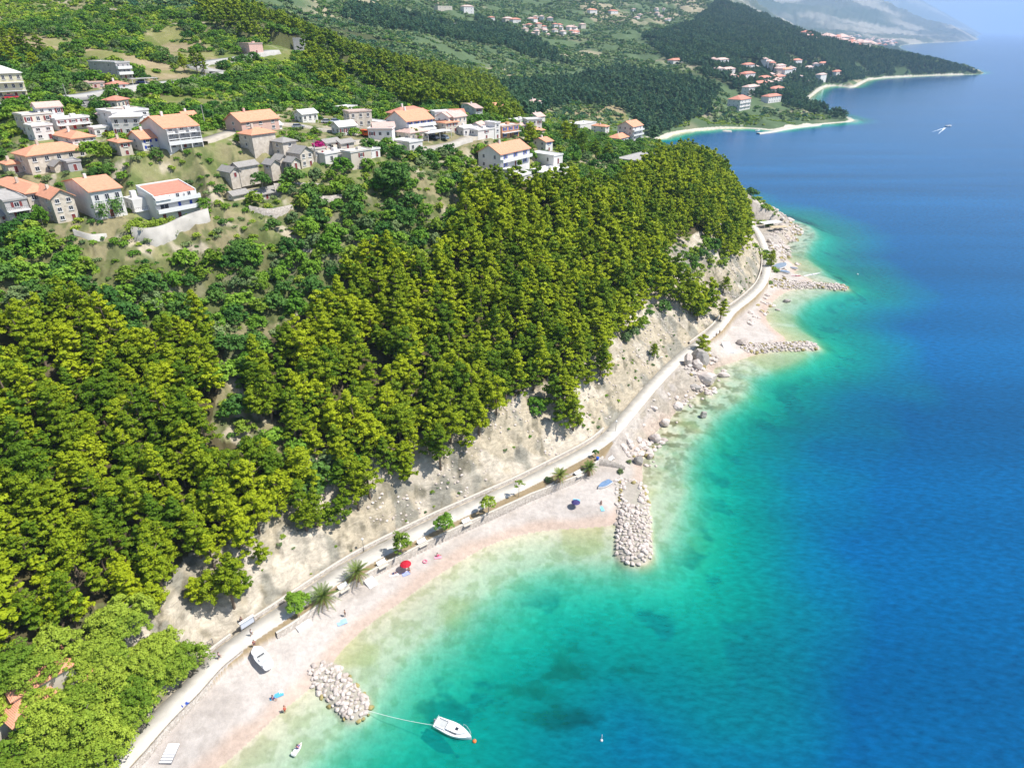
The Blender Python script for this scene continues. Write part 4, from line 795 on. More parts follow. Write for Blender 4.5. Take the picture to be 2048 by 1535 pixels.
for i in near_:
    p_ = px[i], py[i]
    if p_[0] < 470 and p_[1] > 1000: lab = 'bright green pine in the dense wood just above the beached boat, lower left'
    elif p_[0] < 470 and p_[1] > 800: lab = 'bright green pine in the dense wood filling the left edge of the photo'
    elif p_[0] < 480: lab = 'yellow green pine in the upper left part of the wood below the village'
    elif p_[0] < 780 and p_[1] > 900: lab = 'pine on the crumbling slope edge above the palms and white slabs'
    elif p_[1] > 750: lab = 'pine of the dense wood standing above the bare pale slope'
    else: lab = 'pine in the middle of the dense wood right of the stony gully'
    tree('pine', x[i], y[i], z[i], scl[i], lab, 'pine tree', 'pines of the wood above the beach')
mass('pine_wood', x[rest], y[rest], z[rest] - .3, scl[rest] * 1.08, L_pine, 4, 'bright green pine wood covering the headland above the seaside path', 'pine wood')
print('pines', len(x))
# mid and village greenery
x, y = scatter(-260, 150, 60, 470, 3.6, 21); z, d, pd_, pi_, ps_ = height(x, y, full=True)
nz = fbm(x, y, 13, 3, 95); rn = rgp.uniform(0, 1, len(x))
inp = zone('pine', x, y, z, 3); mid = zone('mid', x, y, z, 2.5); lf = zone('leafy', x, y, z, 3)
ok = (d > 14) & (pd_ > 12) & free(x, y, 1.6) & infr(x, y, z) & ~inp & ~lf
opn = zone('open', x, y, z, 1) & (fbm(x, y, 8, 3, 110) < .66)
big = ok & ~opn & ((mid & (nz > .36)) | (~mid & (nz > .455) & (rn < .72)))
mass('leafy_thicket', x[big], y[big], z[big] - .4, rgp.uniform(.55, 1.15, big.sum()), L_mid, 6, 'mixed green trees and bushes filling the ground between village and pine wood', 'thicket')
sx, sy = scatter(-330, 190, 60, 640, 2.6, 22); z, d, pd_, pi_, ps_ = height(sx, sy, full=True)
ok = (d > 10) & (pd_ > 13) & free(sx, sy, .8) & infr(sx, sy, z) & ~zone('pine', sx, sy, z, 2)
opn = zone('open', sx, sy, z, 1) & (fbm(sx, sy, 8, 3, 110) < .66)
nz = fbm(sx, sy, 9, 3, 96); m = ok & ~opn & (nz > .27) & (rgp.uniform(0, 1, len(sx)) < .85)
mass('village_bushes', sx[m], sy[m], z[m] - .1, rgp.uniform(.5, 1.25, m.sum()), L_shrub, 6, 'low bushes and weeds scattered over the terraces and gardens of the village', 'bushes')
m = (d > .0) & (ps_ > 0) & (pd_ > 3.5) & (pd_ < 30) & (np.hypot(sx, sy) < 470) & infr(sx, sy, z) & (fbm(sx, sy, 5, 3, 97) > .60) & ~zone('pine', sx, sy, z, 2)
mass('slope_shrubs', sx[m], sy[m], z[m] - .1, rgp.uniform(.25, .6, m.sum()), L_shrub, 6, 'small shrubs clinging to the bare pale slope above the path', 'shrubs')
# upper left scrub, ridge pines, far woods and far scrub
x, y = scatter(-600, 420, 180, 900, 3.4, 31); z = height(x, y)
opn = zone('open', x, y, z, 1) & (fbm(x, y, 8, 3, 110) < .62)
m = zone('scrub', x, y, z, 1) & ~opn & free(x, y) & (fbm(x, y, 14, 3, 98) > .40)
mass('hill_scrub', x[m], y[m], z[m] - .2, rgp.uniform(.6, 1.3, m.sum()), L_scr, 4, 'bright green scrub covering the hillside above the village', 'scrub')
m = ~opn & ~zone('scrub', x, y, z, 1) & ~zone('ridge', x, y, z, 1) & free(x, y) & (np.hypot(x, y) > 300) & (coastd(x, y) > 12) & (fbm(x, y, 22, 4, 99) > .53) & infr(x, y, z)
mass('terrace_scrub', x[m], y[m], z[m] - .2, rgp.uniform(.5, 1.25, m.sum()), L_scr, 4, 'olive and shrub patches on the old terraces behind the village', 'scrub')
x, y = scatter(-420, 260, 240, 700, 5.2, 33); z = height(x, y)
m = zone('ridge', x, y, z, 4) & free(x, y, 3) & (fbm(x, y, 16, 3, 100) > .33)
mass('ridge_pine_wood', x[m], y[m], z[m] - .3, rgp.uniform(.75, 1.3, m.sum()), L_ridge, 3, 'band of pines running down the ridge behind the village', 'pine wood')
x, y = scatter(-300, 1900, 480, 2700, 7.0, 35); z = height(x, y); d = coastd(x, y)
m = zone('wood', x, y, z, 4) & (d > 6) & free(x, y, 3) & (fbm(x, y, 60, 3, 101) > .25) & infr(x, y, z)
mass('far_pine_wood', x[m], y[m], z[m] - .5, rgp.uniform(.8, 1.3, m.sum()), L_wood, 3, 'dark pine wood on the far hills and the cape beyond the bay', 'pine wood')
m = ~zone('wood', x, y, z, 4) & (d > 30) & (np.hypot(x, y) > 480) & free(x, y, 2) & (fbm(x, y, 45, 4, 102) > .44) & infr(x, y, z)
mass('far_scrub', x[m], y[m], z[m] - .3, rgp.uniform(.7, 1.6, m.sum()), L_far, 4, 'grey green scrub and olive groves on the distant hillsides', 'scrub')
# big leafy trees in the bottom left corner
x, y = scatter(-95, -15, 25, 110, 3.9, 41); z, d, pd_, pi_, ps_ = height(x, y, full=True)
m = zone('leafy', x, y, z, 2.5) & (pd_ > 2.7) & (ps_ > 0) & free(x, y, -2)
for i in np.nonzero(m)[0]:
    tree('leafy', x[i], y[i], z[i], random.uniform(.75, 1.05), 'large light green leafy tree in the grove over the orange roofs, bottom left', 'leafy tree', 'leafy trees of the bottom left grove')
for a, b_, s_ in ((345, 1345, .8), (322, 1378, .9), (303, 1412, .95), (283, 1448, 1.0), (262, 1478, 1.0), (238, 1508, 1.0), (215, 1545, 1.0), (262, 1420, 1.0), (300, 1350, 1.0)):
    g = ground(a, b_); tree('leafy', g[0] - 1.2, g[1] + 1.0, g[2], s_ * 1.0, 'large light green leafy tree hanging over the hidden end of the path, bottom left', 'leafy tree', 'leafy trees hanging over the path')
# single trees seen by themselves
def tpx(kind, px_, py_, sc, label, **k):
    g = ground(px_, py_)
    if g is None: return
    return tree(kind, g[0], g[1], g[2], sc, label, **k)
tpx('dark', 790, 375, 1.55, 'huge dark green spreading tree beside the white cube house', sz=1.0)
tpx('green', 620, 470, 1.2, 'tall mid green tree standing alone below the stone ruins')
tpx('dark', 487, 520, 1.0, 'dark green tree right of the bare plot under the walled white house', v=1)
tpx('dark', 525, 372, .8, 'round dark tree on the grass in front of the stone hut')
tpx('green', 410, 420, .7, 'bright bush on the stony ground right of the red roofed white house', name='bush', cat='bush')
tpx('green', 86, 450, .62, 'conical green tree between the grey house and the tall stone house', sz=1.6)
tpx('green', 492, 745, .75, 'round bright green bush alone in the stony gully of the pine wood', name='bush', cat='bush', m=LM['green'])
tpx('pine', 1403, 712, .95, 'lone umbrella shaped pine leaning over the path beside the big rock', cat='pine tree', v=4)
tpx('pine', 1308, 716, .6, 'small round pine alone on the bare slope above the path', cat='pine tree', v=2)
tpx('pine', 1158, 852, .5, 'small pine at the foot of the wood on the bare slope', cat='pine tree', v=5)
tpx('pine', 1395, 640, 1.05, 'bushy pine overhanging the path at the bend', cat='pine tree', v=4)
tpx('pine', 1440, 640, .9, 'pine with a shadow on the path, nearest to the bend', cat='pine tree', v=1)
tpx('pine', 1447, 585, .85, 'lower of the two pines growing together on the cliff over the far path', cat='pine tree', v=2)
tpx('pine', 1543, 520, .8, 'narrow pine between the path and the rocky point, seaward side', cat='pine tree', v=5)
tpx('pine', 1542, 532, .75, 'second narrow pine on the seaward side of the path by the blue covered boats', cat='pine tree', v=2)
tpx('green', 1540, 568, .35, 'little bright tree at the root of the far stone groyne')
tpx('dark', 638, 298, .55, 'magenta flowering bush between the stone houses', name='flowering_bush', cat='bush', m=LM['pink'])
tpx('ridge' if 'ridge' in PROTO else 'dark', 1030, 192, 1.0, 'dark red leaved tree at the edge of the hillside pines', m=LM['red'])
for a, b_, s_ in ((370, 146, .9), (395, 148, 1.0), (410, 150, 1.0)): tpx('pine', a, b_, s_, 'flat topped pine of the little group in the road bend', cat='pine tree', group='pines in the road bend')
for a, b_, s_ in ((18, 112, 1.3), (38, 112, 1.2), (60, 122, 1.2), (85, 125, 1.1), (30, 135, 1.1), (8, 130, 1.2), (70, 140, .9)): tpx('pine', a, b_, s_, 'dark pine of the clump above the yellow apartment house, top left', cat='pine tree', group='pines above the yellow apartment house')
for a, b_, s_ in ((1190, 318, 1.1), (1165, 312, 1.0), (1215, 322, 1.1), (1130, 292, 1.0), (1060, 290, 1.0), (1150, 296, 1.0)): tpx('pine', a, b_, s_ * 1.15, 'tall pine on the crest among the last white houses before the bay', cat='pine tree', group='pines on the crest before the bay')
# ------------------------------------------------------------------ houses
def plaster(n_, c, v=.06): return mat('plaster ' + n_, c, .85, v, .6)
WALLM = dict(white=plaster('white', (.74, .72, .70)), grey=plaster('grey', (.40, .39, .40)), stone=None, pink=plaster('pink', (.66, .44, .38)),
 beige=plaster('beige', (.60, .54, .46)), yellow=plaster('yellow', (.64, .60, .42)), concrete=plaster('concrete', (.46, .44, .43), .15), terracotta=plaster('terracotta', (.62, .33, .20)))
ms, t, b, N, L = nodes('house stone'); tc = N.new('ShaderNodeTexCoord'); vo = N.new('ShaderNodeTexVoronoi'); vo.inputs['Scale'].default_value = 1.6
L.new(tc.outputs['Object'], vo.inputs['Vector']); rp = N.new('ShaderNodeValToRGB'); rp.color_ramp.elements[0].color = (.48, .42, .35, 1); rp.color_ramp.elements[1].color = (.72, .65, .56, 1)
L.new(vo.outputs['Color'], rp.inputs[0]); L.new(rp.outputs[0], b.inputs['Base Color']); b.inputs['Roughness'].default_value = .9; WALLM['stone'] = ms
def tile(n_, c):
    m, t, b, N, L = nodes('tiles ' + n_); tc = N.new('ShaderNodeTexCoord'); no = N.new('ShaderNodeTexNoise'); no.inputs['Scale'].default_value = 1.3; no.inputs['Detail'].default_value = 8
    wv = N.new('ShaderNodeTexWave'); wv.inputs['Scale'].default_value = 1.4; wv.inputs['Distortion'].default_value = .4; L.new(tc.outputs['Object'], no.inputs['Vector']); L.new(tc.outputs['Object'], wv.inputs['Vector'])
    mx = N.new('ShaderNodeMix'); mx.data_type = 'RGBA'; mx.inputs[6].default_value = (*[q * .72 for q in c], 1); mx.inputs[7].default_value = (*[min(1, q * 1.2) for q in c], 1); L.new(no.outputs[0], mx.inputs[0])
    L.new(mx.outputs[2], b.inputs['Base Color']); b.inputs['Roughness'].default_value = .85
    bp = N.new('ShaderNodeBump'); bp.inputs['Strength'].default_value = .6; bp.inputs['Distance'].default_value = .08; L.new(wv.outputs[0], bp.inputs['Height']); L.new(bp.outputs[0], b.inputs['Normal']); return m
ROOFM = dict(orange=tile('orange', (.78, .36, .22)), red=tile('red', (.66, .27, .19)), palepink=tile('faded pink', (.68, .48, .42)), slate=tile('stone slab', (.36, .34, .32)),
 flat=mat('grey roof screed', (.42, .40, .38), .9, .15, .8), whiteroof=mat('white roof', (.72, .71, .70), .8, .08, .8))
m_glass = mat('dark window glass', (.03, .035, .05), .2, .1, 1, spec=.6); m_frame = mat('window frame', (.70, .70, .70), .6, .03, 1)
m_shut = mat('dark red shutter', (.22, .05, .05), .7, .1, 1); m_blue = mat('blue shutter', (.03, .07, .42), .6, .1, 1); m_rail = mat('metal railing', (.22, .22, .24), .5, .1, 1)
m_white = mat('white paint', (.80, .80, .80), .55, .04, 2); m_grdoor = mat('green door', (.03, .20, .16), .6, .1, 1); m_red = mat('red paint', (.55, .03, .03), .45, .08, 2)
def bm_box(bm, x0, x1, y0, y1, z0, z1, mi=0):
    v = [bm.verts.new(p) for p in ((x0, y0, z0), (x1, y0, z0), (x1, y1, z0), (x0, y1, z0), (x0, y0, z1), (x1, y0, z1), (x1, y1, z1), (x0, y1, z1))]
    for q in ((0, 3, 2, 1), (4, 5, 6, 7), (0, 1, 5, 4), (1, 2, 6, 5), (2, 3, 7, 6), (3, 0, 4, 7)): bm.faces.new([v[i] for i in q]).material_index = mi
def bm_poly(bm, pts_, faces_, mi=0):
    v = [bm.verts.new(p) for p in pts_]
    for q in faces_: bm.faces.new([v[i] for i in q]).material_index = mi
def bm_cyl(bm, p, q, r0, r1=None, seg=8, mi=0, cap=True):
    p, q = Vector(p), Vector(q); r1 = r0 if r1 is None else r1; d = (q - p).normalized(); a = d.orthogonal().normalized(); b_ = d.cross(a)
    A_ = [bm.verts.new(p + (a * math.cos(k * 6.28318 / seg) + b_ * math.sin(k * 6.28318 / seg)) * r0) for k in range(seg)]
    B_ = [bm.verts.new(q + (a * math.cos(k * 6.28318 / seg) + b_ * math.sin(k * 6.28318 / seg)) * r1) for k in range(seg)]
    for k in range(seg): bm.faces.new((A_[k], A_[(k + 1) % seg], B_[(k + 1) % seg], B_[k])).material_index = mi
    if cap: bm.faces.new(A_[::-1]).material_index = mi; bm.faces.new(B_).material_index = mi
def done(name, bm, mats, parent=None, loc=None, smooth=False, **kw):
    bmesh.ops.recalc_face_normals(bm, faces=bm.faces)
    me = bpy.data.meshes.new(name); bm.to_mesh(me); bm.free()
    for m in (mats if isinstance(mats, (list, tuple)) else [mats]): me.materials.append(m)
    if smooth:
        for p in me.polygons: p.use_smooth = True
    return link(name, me, parent, loc, **kw)
WIN = {}
def window(parent, x, y, z, w, h, face, shut=None, door=False):
    """face: 'f' front (y=0 plane, outward -y) or 's' side (x=0, outward -x); local house frame"""
    key = (round(w, 1), round(h, 1), face, shut and shut.name, door)
    if key not in WIN:
        w, h = key[0], key[1]; bm = bmesh.new()
        def bx(a0, a1, o0, o1, z0, z1, mi):
            if face == 'f': bm_box(bm, a0, a1, -o1, -o0, z0, z1, mi)
            else: bm_box(bm, -o1, -o0, a0, a1, z0, z1, mi)
        t_ = .09
        bx(-w / 2, -w / 2 + t_, 0, .07, 0, h, 0); bx(w / 2 - t_, w / 2, 0, .07, 0, h, 0); bx(-w / 2 + t_, w / 2 - t_, 0, .07, 0, t_, 0); bx(-w / 2 + t_, w / 2 - t_, 0, .07, h - t_, h, 0)
        bx(-w / 2 + t_, w / 2 - t_, 0, .03, t_, h - t_, 2 if door and shut else 1)
        if not door:
            bx(-.03, .03, .03, .055, t_, h - t_, 0); bx(-w / 2 - .12, w / 2 + .12, .0, .16, -.09, -.002, 0)
            if shut: bx(-w / 2 - w * .5, -w / 2 - .02, 0, .06, 0, h, 2); bx(w / 2 + .02, w / 2 + w * .5, 0, .06, 0, h, 2)
        bmesh.ops.recalc_face_normals(bm, faces=bm.faces); me = bpy.data.meshes.new('window'); bm.to_mesh(me); bm.free()
        for m in (m_frame, m_glass, shut or m_glass): me.materials.append(m)
        WIN[key] = me
    return link('door' if door else 'window', WIN[key], parent, (x, y, z))
def empty(name, loc, rz=0, label=None, cat=None, group=None):
    o = bpy.data.objects.new(name, None); C.objects.link(o); o.location = loc; o.rotation_euler = (0, 0, rz)
    if label: o['label'] = label
    if cat: o['category'] = cat
    if group: o['group'] = group
    return o
def roof_part(parent, kind, w, d, h, rm, wm, rh=None, ov=.35):
    """local frame: x 0..w along the front, y 0..d backwards"""
    bm = bmesh.new(); rh = rh or min(w, d) * (.26 if kind != 'gabled' else .34)
    if kind == 'flat':
        bm_box(bm, -.2, w + .2, -.2, d + .2, h, h + .22, 0)
        p = h + .22
        for q in ((-.2, w + .2, -.2, 0), (-.2, w + .2, d, d + .2), (-.2, 0, 0, d), (w, w + .2, 0, d)): bm_box(bm, q[0], q[1], q[2], q[3], p, p + .25, 1)
        o = done('roof', bm, [rm, wm], parent)
    elif kind == 'hip':
        i = min(w, d) / 2; x0, x1, y0, y1 = -ov, w + ov, -ov, d + ov; th = .18
        if w >= d: r1, r2 = (i, d / 2, h + rh), (w - i, d / 2, h + rh)
        else: r1, r2 = (w / 2, i, h + rh), (w / 2, d - i, h + rh)
        P = [(x0, y0, h), (x1, y0, h), (x1, y1, h), (x0, y1, h), (x0, y0, h + th), (x1, y0, h + th), (x1, y1, h + th), (x0, y1, h + th), r1, r2]
        Fq = [(0, 3, 2, 1), (0, 1, 5, 4), (1, 2, 6, 5), (2, 3, 7, 6), (3, 0, 4, 7)]
        Fq += [(4, 5, 9, 8), (5, 6, 9), (6, 7, 8, 9), (7, 4, 8)] if w >= d else [(4, 5, 8), (5, 6, 9, 8), (6, 7, 9), (7, 4, 8, 9)]
        bm_poly(bm, P, Fq); o = done('roof', bm, rm, parent)
    else:
        th = .2
        if kind == 'gable':    # ridge along the front
            for s in (0, 1):
                y0, y1 = (-ov, d / 2) if s == 0 else (d / 2, d + ov)
                z0, z1 = (h - ov * 2 * rh / d, h + rh) if s == 0 else (h + rh, h - ov * 2 * rh / d)
                P = [(-ov, y0, z0), (w + ov, y0, z0), (w + ov, y1, z1), (-ov, y1, z1)]
                P += [(a, b_, c + th) for a, b_, c in P]
                bm_poly(bm, P, [(0, 3, 2, 1), (4, 5, 6, 7), (0, 1, 5, 4), (1, 2, 6, 5), (2, 3, 7, 6), (3, 0, 4, 7)])
            G = [(.02, 0.02, h), (.02, d - .02, h), (.02, d / 2, h + rh - .02)]; G2 = [(w - .02, a, c) for _, a, c in G]
        else:
            for s in (0, 1):
                y0, y1 = (-ov, w / 2) if s == 0 else (w / 2, w + ov)
                z0, z1 = (h - ov * 2 * rh / w, h + rh) if s == 0 else (h + rh, h - ov * 2 * rh / w)
                P = [(y0, -ov, z0), (y1, -ov, z1), (y1, d + ov, z1), (y0, d + ov, z0)]
                P += [(a, b_, c + th) for a, b_, c in P]
                bm_poly(bm, P, [(0, 3, 2, 1), (4, 5, 6, 7), (0, 1, 5, 4), (1, 2, 6, 5), (2, 3, 7, 6), (3, 0, 4, 7)])
            G = [(0.02, .02, h), (w - .02, .02, h), (w / 2, .02, h + rh - .02)]; G2 = [(a, d - .02, c) for a, _, c in G]
        o = done('roof', bm, rm, parent)
        g = bmesh.new(); bm_poly(g, G + G2, [(0, 1, 2), (5, 4, 3), (0, 2, 5, 3), (1, 4, 5, 2), (0, 3, 4, 1)]); done('gable', g, wm, parent)
    return o
def balcony(parent, x0, x1, z, dep, rail='metal'):
    bm = bmesh.new(); bm_box(bm, x0, x1, -dep, -.01, z - .16, z, 0)
    sl_ = done('balcony', bm, m_white, parent)
    bm = bmesh.new()
    if rail == 'solid':
        bm_box(bm, x0, x1, -dep, -dep + .1, z + .002, z + .9); bm_box(bm, x0, x0 + .1, -dep + .1, -.01, z + .002, z + .9); bm_box(bm, x1 - .1, x1, -dep + .1, -.01, z + .002, z + .9)
    else:
        bm_box(bm, x0, x1, -dep, -dep + .05, z + .9, z + .96); k = max(2, int((x1 - x0) / .35))
        for i in range(k + 1):
            q = x0 + (x1 - x0 - .05) * i / k; bm_box(bm, q, q + .04, -dep, -dep + .04, z + .002, z + .9)
        for q in (x0, x1 - .05): bm_box(bm, q, q + .05, -dep + .06, -.01, z + .9, z + .96)
    done('railing', bm, m_white if rail == 'solid' else m_rail, sl_)
def house(spec, f):
    name, px, py, wf, ws, hp, roof, yaw, wc, rc, ns, nc, sc_, bal, label = spec
    x, y, z, nx, ny, tx, ty, w, d, h = f
    cat = {'hut': 'hut', 'stone_hut': 'hut', 'stone_shed': 'shed', 'grey_shed': 'shed', 'stone_ruin': 'ruin', 'villa': 'villa', 'hotel': 'building', 'farm': 'house', 'apartment_house': 'apartment house'}.get(name, 'house')
    if roof == 'gabled' : pass
    rz = math.atan2(ty, tx)
    o = empty(name, (x, y, z), rz, label, cat)
    wm = WALLM[wc]; rm = ROOFM[rc if rc in ROOFM else 'flat']
    far_ = math.hypot(x, y) > 700
    bm = bmesh.new(); bm_box(bm, 0, w, 0, d, -3.0, h - .002); done('wall', bm, wm, o)
    roof_part(o, roof, w, d, h, rm, wm, ov=.45 if not far_ else .8)
    sh = h / ns; ww = min(1.15, w / max(nc, 1) * .42); wh = min(1.35, sh * .5)
    shut = {0: None, 1: m_shut, 2: m_blue}[(int(px) // 7) % 3] if not far_ else None
    if name == 'stone_house' and px < 200: shut = m_shut
    if far_: ww *= 1.4
    for s in range(ns):
        z0 = s * sh + sh * .32
        for c in range(nc):
            xc = w * (c + .5) / nc
            if s == 0 and c == nc // 2 and not far_:
                dm_ = m_grdoor if 'green door' in label else (m_red if 'red door' in label or 'red brown' in label else m_shut)
                dw = 2.4 if name == 'garage_house' and 'red' in label else 1.0
                window(o, xc, 0, .05, dw, min(2.1, sh * .8), 'f', dm_, True)
            else: window(o, xc, 0, z0, ww, wh, 'f', shut if ww < w / nc * .4 else None)
        for c in range(sc_):
            window(o, 0, d * (c + .5) / sc_, z0, min(1.0, d / sc_ * .4), wh, 's')
    if bal and ns > 1:
        for s in range(1, ns): balcony(o, 0 if bal == 1 else .0, w if bal < 3 else w * .6, s * sh, 1.3, 'solid' if bal == 2 and s == 1 or (int(px) % 2) else 'metal')
    if bal == 2:   # dividing fins of the big apartment house and its tiled hoods
        for k in range(nc + 1):
            bm = bmesh.new(); q = (w - .2) * k / nc; bm_box(bm, q, q + .2, -1.25, -.01, -.5, h * .95); done('wall_fin', bm, wm, o)
    if roof in ('gable', 'hip', 'gabled') and not far_ and rc != GS:
        bm = bmesh.new(); cx_ = w * .3; bm_box(bm, cx_, cx_ + .6, d * .45, d * .45 + .6, h - .2, h + min(w, d) * .30 + .8); done('chimney', bm, wm, o)
    elif roof == 'flat' and w > 7 and not far_:
        bm = bmesh.new(); bm_box(bm, w * .55, w * .55 + 1.4, d * .4, d * .4 + 1.2, h + .222, h + 1.1); done('roof_box', bm, wm, o)
    return o
for q, f in zip(HS, HF):
    if f: house(q, f)
# ---- the red roofed white house with three storeys of terraces
def main_house():
    x, y, z, nx, ny, tx, ty, w, d, h = MF
    o = empty('white_house', (x, y, z), math.atan2(ty, tx), 'white three storey house with sloping red roof and blue doors above the high retaining wall', 'house')
    wm = WALLM['white']; bm = bmesh.new(); sh = h / 3
    bm_box(bm, 0, w, 0, d, -3, h * .92); done('wall', bm, wm, o)
    # single pitch roof rising backwards, framed by white parapets
    bm = bmesh.new(); r1 = h * .94; r2 = h * .94 + d * .16
    P = [(.25, .25, h * .92), (w - .25, .25, h * .92), (w - .25, d - .25, r2 - .3), (.25, d - .25, r2 - .3)]; P += [(a, b_, c + .25) for a, b_, c in P]
    bm_poly(bm, P, [(0, 3, 2, 1), (4, 5, 6, 7), (0, 1, 5, 4), (1, 2, 6, 5), (2, 3, 7, 6), (3, 0, 4, 7)]); done('roof', bm, ROOFM['red'], o)
    bm = bmesh.new()
    for x0, x1 in ((0, .25), (w - .25, w)):
        bm_poly(bm, [(x0, 0, h * .92), (x1, 0, h * .92), (x1, d, h * .92), (x0, d, h * .92), (x0, 0, r1 + .25), (x1, 0, r1 + .25), (x1, d, r2 + .25), (x0, d, r2 + .25)], [(0, 3, 2, 1), (4, 5, 6, 7), (0, 1, 5, 4), (1, 2, 6, 5), (2, 3, 7, 6), (3, 0, 4, 7)])
    bm_box(bm, .25, w - .25, d - .25, d, h * .92, r2 + .25); done('parapet', bm, m_white, o)
    # rear wing on the left with balcony
    bm = bmesh.new(); bm_box(bm, -3.2, -.002, d * .55, d + 1.5, -3, h * .80); done('rear_wing', bm, wm, o)
    bm = bmesh.new(); bm_box(bm, -3.4, -.002, d * .55 - .9, d * .55 - .01, h * .36, h * .36 + .15); b1 = done('balcony', bm, m_white, o)
    bm = bmesh.new(); bm_box(bm, -3.4, -.002, d * .55 - .9, d * .55 - .85, h * .36 + 1.0, h * .36 + 1.05)
    for i in range(9): bm_box(bm, -3.4 + i * .42, -3.36 + i * .42, d * .55 - .9, d * .55 - .86, h * .36 + .15, h * .36 + 1.0)
    done('railing', bm, m_rail, b1)
    for zz in (.12, .46):
        for yy in (d * .70, d * .95): window(o, -3.2, yy, h * zz, .9, 1.3, 's')
    for s, kk_ in ((1, 1.5), (2, 1.2)): balcony(o, -.1, w + .4, s * sh + .1, kk_, 'solid')
    for c, (xx, ww_, sh_, dr) in enumerate(((w * .2, 2.2, None, False), (w * .55, .9, m_blue, True), (w * .82, .9, m_blue, True))):
        window(o, xx, 0, sh + .25, ww_, sh * .72, 'f', sh_, dr)
        window(o, xx, 0, sh * 2 + .25, ww_ if c else 2.6, sh * .66, 'f', None)
    for xx in (w * .15, w * .5): window(o, xx, 0, .1, 1.0, sh * .7, 'f', m_shut, True)
    for xx in (w * .36, w * .70): 
        bm = bmesh.new(); bm_poly(bm, [(xx, -1.1, sh * 2 + .11), (xx + .14, -1.1, sh * 2 + .11), (xx + .14, -.01, sh * 2 + .11), (xx, -.01, sh * 2 + .11), (xx, -.5, h * .9), (xx + .14, -.5, h * .9), (xx + .14, -.01, h * .9), (xx, -.01, h * .9)], [(0, 3, 2, 1), (4, 5, 6, 7), (0, 1, 5, 4), (1, 2, 6, 5), (2, 3, 7, 6), (3, 0, 4, 7)])
        done('wall_fin', bm, m_white, o)
    bm = bmesh.new(); P = [(.1, -1.5, h * .80), (w * .34, -1.5, h * .80), (w * .34, -.01, h * .92), (.1, -.01, h * .92)]; P += [(a, b_, c + .06) for a, b_, c in P]
    bm_poly(bm, P, [(0, 3, 2, 1), (4, 5, 6, 7), (0, 1, 5, 4), (1, 2, 6, 5), (2, 3, 7, 6), (3, 0, 4, 7)]); done('awning', bm, m_white, o)
    bm = bmesh.new(); bm_box(bm, -2.2, -.9, d * .8, d * .8 + 1.2, h * .8 + .01, h * .8 + 1.6); done('chimney', bm, wm, o)
main_house()
# ---- pergola of vines, retaining walls
def garden_wall(pxs, h, th, label, m=None, drop=1.5):
    P = [ground(*p) for p in pxs]; P = np.array([p for p in P if p]); Q = spline(P, 4); Q[:, 2] = np.interp(np.arange(len(Q)), [0, len(Q) - 1], [Q[0, 2], Q[-1, 2]]) * .6 + Q[:, 2] * .4; drop += 1.5
    r_ = ribbon('stone_wall', Q, [(-th / 2, -drop), (-th / 2, h), (th / 2, h), (th / 2, -drop)], m or m_stone, label=label, category='wall'); return r_
m_conc = mat('weathered concrete', (.44, .42, .385), .9, .2, .35)
garden_wall([(268, 478), (300, 488), (335, 484), (370, 462), (398, 446), (420, 440)], 3.0, .5, 'high pale concrete retaining wall curving below the red roofed white house', m_conc)
garden_wall([(842, 312), (868, 306), (905, 296), (945, 284)], 1.6, .4, 'long pale wall under the carport street', m_conc)
garden_wall([(150, 470), (185, 482), (215, 478)], 1.4, .4, 'low pale terrace wall left of the high retaining wall', m_conc)
garden_wall([(548, 372), (590, 366), (640, 372)], .7, .4, 'low dry stone wall on the grass below the old stone barn')
garden_wall([(500, 420), (540, 432), (585, 418)], 1.2, .6, 'rough dry stone terrace wall under the long low house')
garden_wall([(590, 505), (630, 500), (660, 512)], .8, .6, 'dry stone terrace wall above the stony gully')
garden_wall([(630, 398), (660, 402), (684, 395)], 1.0, .5, 'curved dry stone wall round the bright hedge')
# ---- small buildings seen only as masses: hill hamlet and far town
def copies(n_, poly, seed, wr_, label, group, cat='house', name='far_house', near_=False):
    rg = np.random.RandomState(seed); P = np.array(poly, float); made = []; k = 0
    while k < n_:
        a, b_ = rg.uniform(P[:, 0].min(), P[:, 0].max()), rg.uniform(P[:, 1].min(), P[:, 1].max())
        if not pip(np.array([a]), np.array([b_]), P)[0]: continue
        k += 1; g = ground(a, b_)
        if g is None: continue
        dst = math.hypot(g[0], g[1]); w = rg.uniform(*wr_); d = w * rg.uniform(.6, .9); h = rg.choice([4, 6.5, 8.5]) if not near_ else rg.choice([2.8, 5.2])
        o = empty(name, (g[0], g[1], g[2]), R(50) + rg.normal() * .35, label, cat, group)
        made.append(o); wm = WALLM[['white', 'white', 'beige', 'stone'][rg.randint(4)] if near_ else ('white' if rg.rand() < .7 else 'beige')]; rm = ROOFM[['red', 'palepink', 'palepink', 'palepink'][rg.randint(4)]]
        bm = bmesh.new(); bm_box(bm, 0, w, 0, d, -4, h - .002); done('wall', bm, wm, o); roof_part(o, 'hip' if not near_ else ['hip', 'gable', 'flat'][rg.randint(3)], w, d, h, rm if not near_ or rg.rand() < .6 else ROOFM['whiteroof'], wm, ov=.8 if not near_ else .4)
        if near_ or dst < 1200:
            for s_ in range(1 if h < 4.5 else 2):
                for c_ in range(3): window(o, w * (c_ + .5) / 3, 0, s_ * 2.6 + .9, 1.0, 1.2, 'f', m_shut if near_ and rg.rand() < .3 else None)
                for c_ in range(2): window(o, 0, d * (c_ + .5) / 2, s_ * 2.6 + .9, .9, 1.1, 's')
    return made
copies(36, [(1040, 48), (1075, 36), (1120, 50), (1165, 58), (1150, 76), (1110, 72), (1060, 80), (1040, 66)], 3, (9, 15), 'small pale house with reddish roof in the hamlet on the distant hill', 'houses of the hill hamlet')
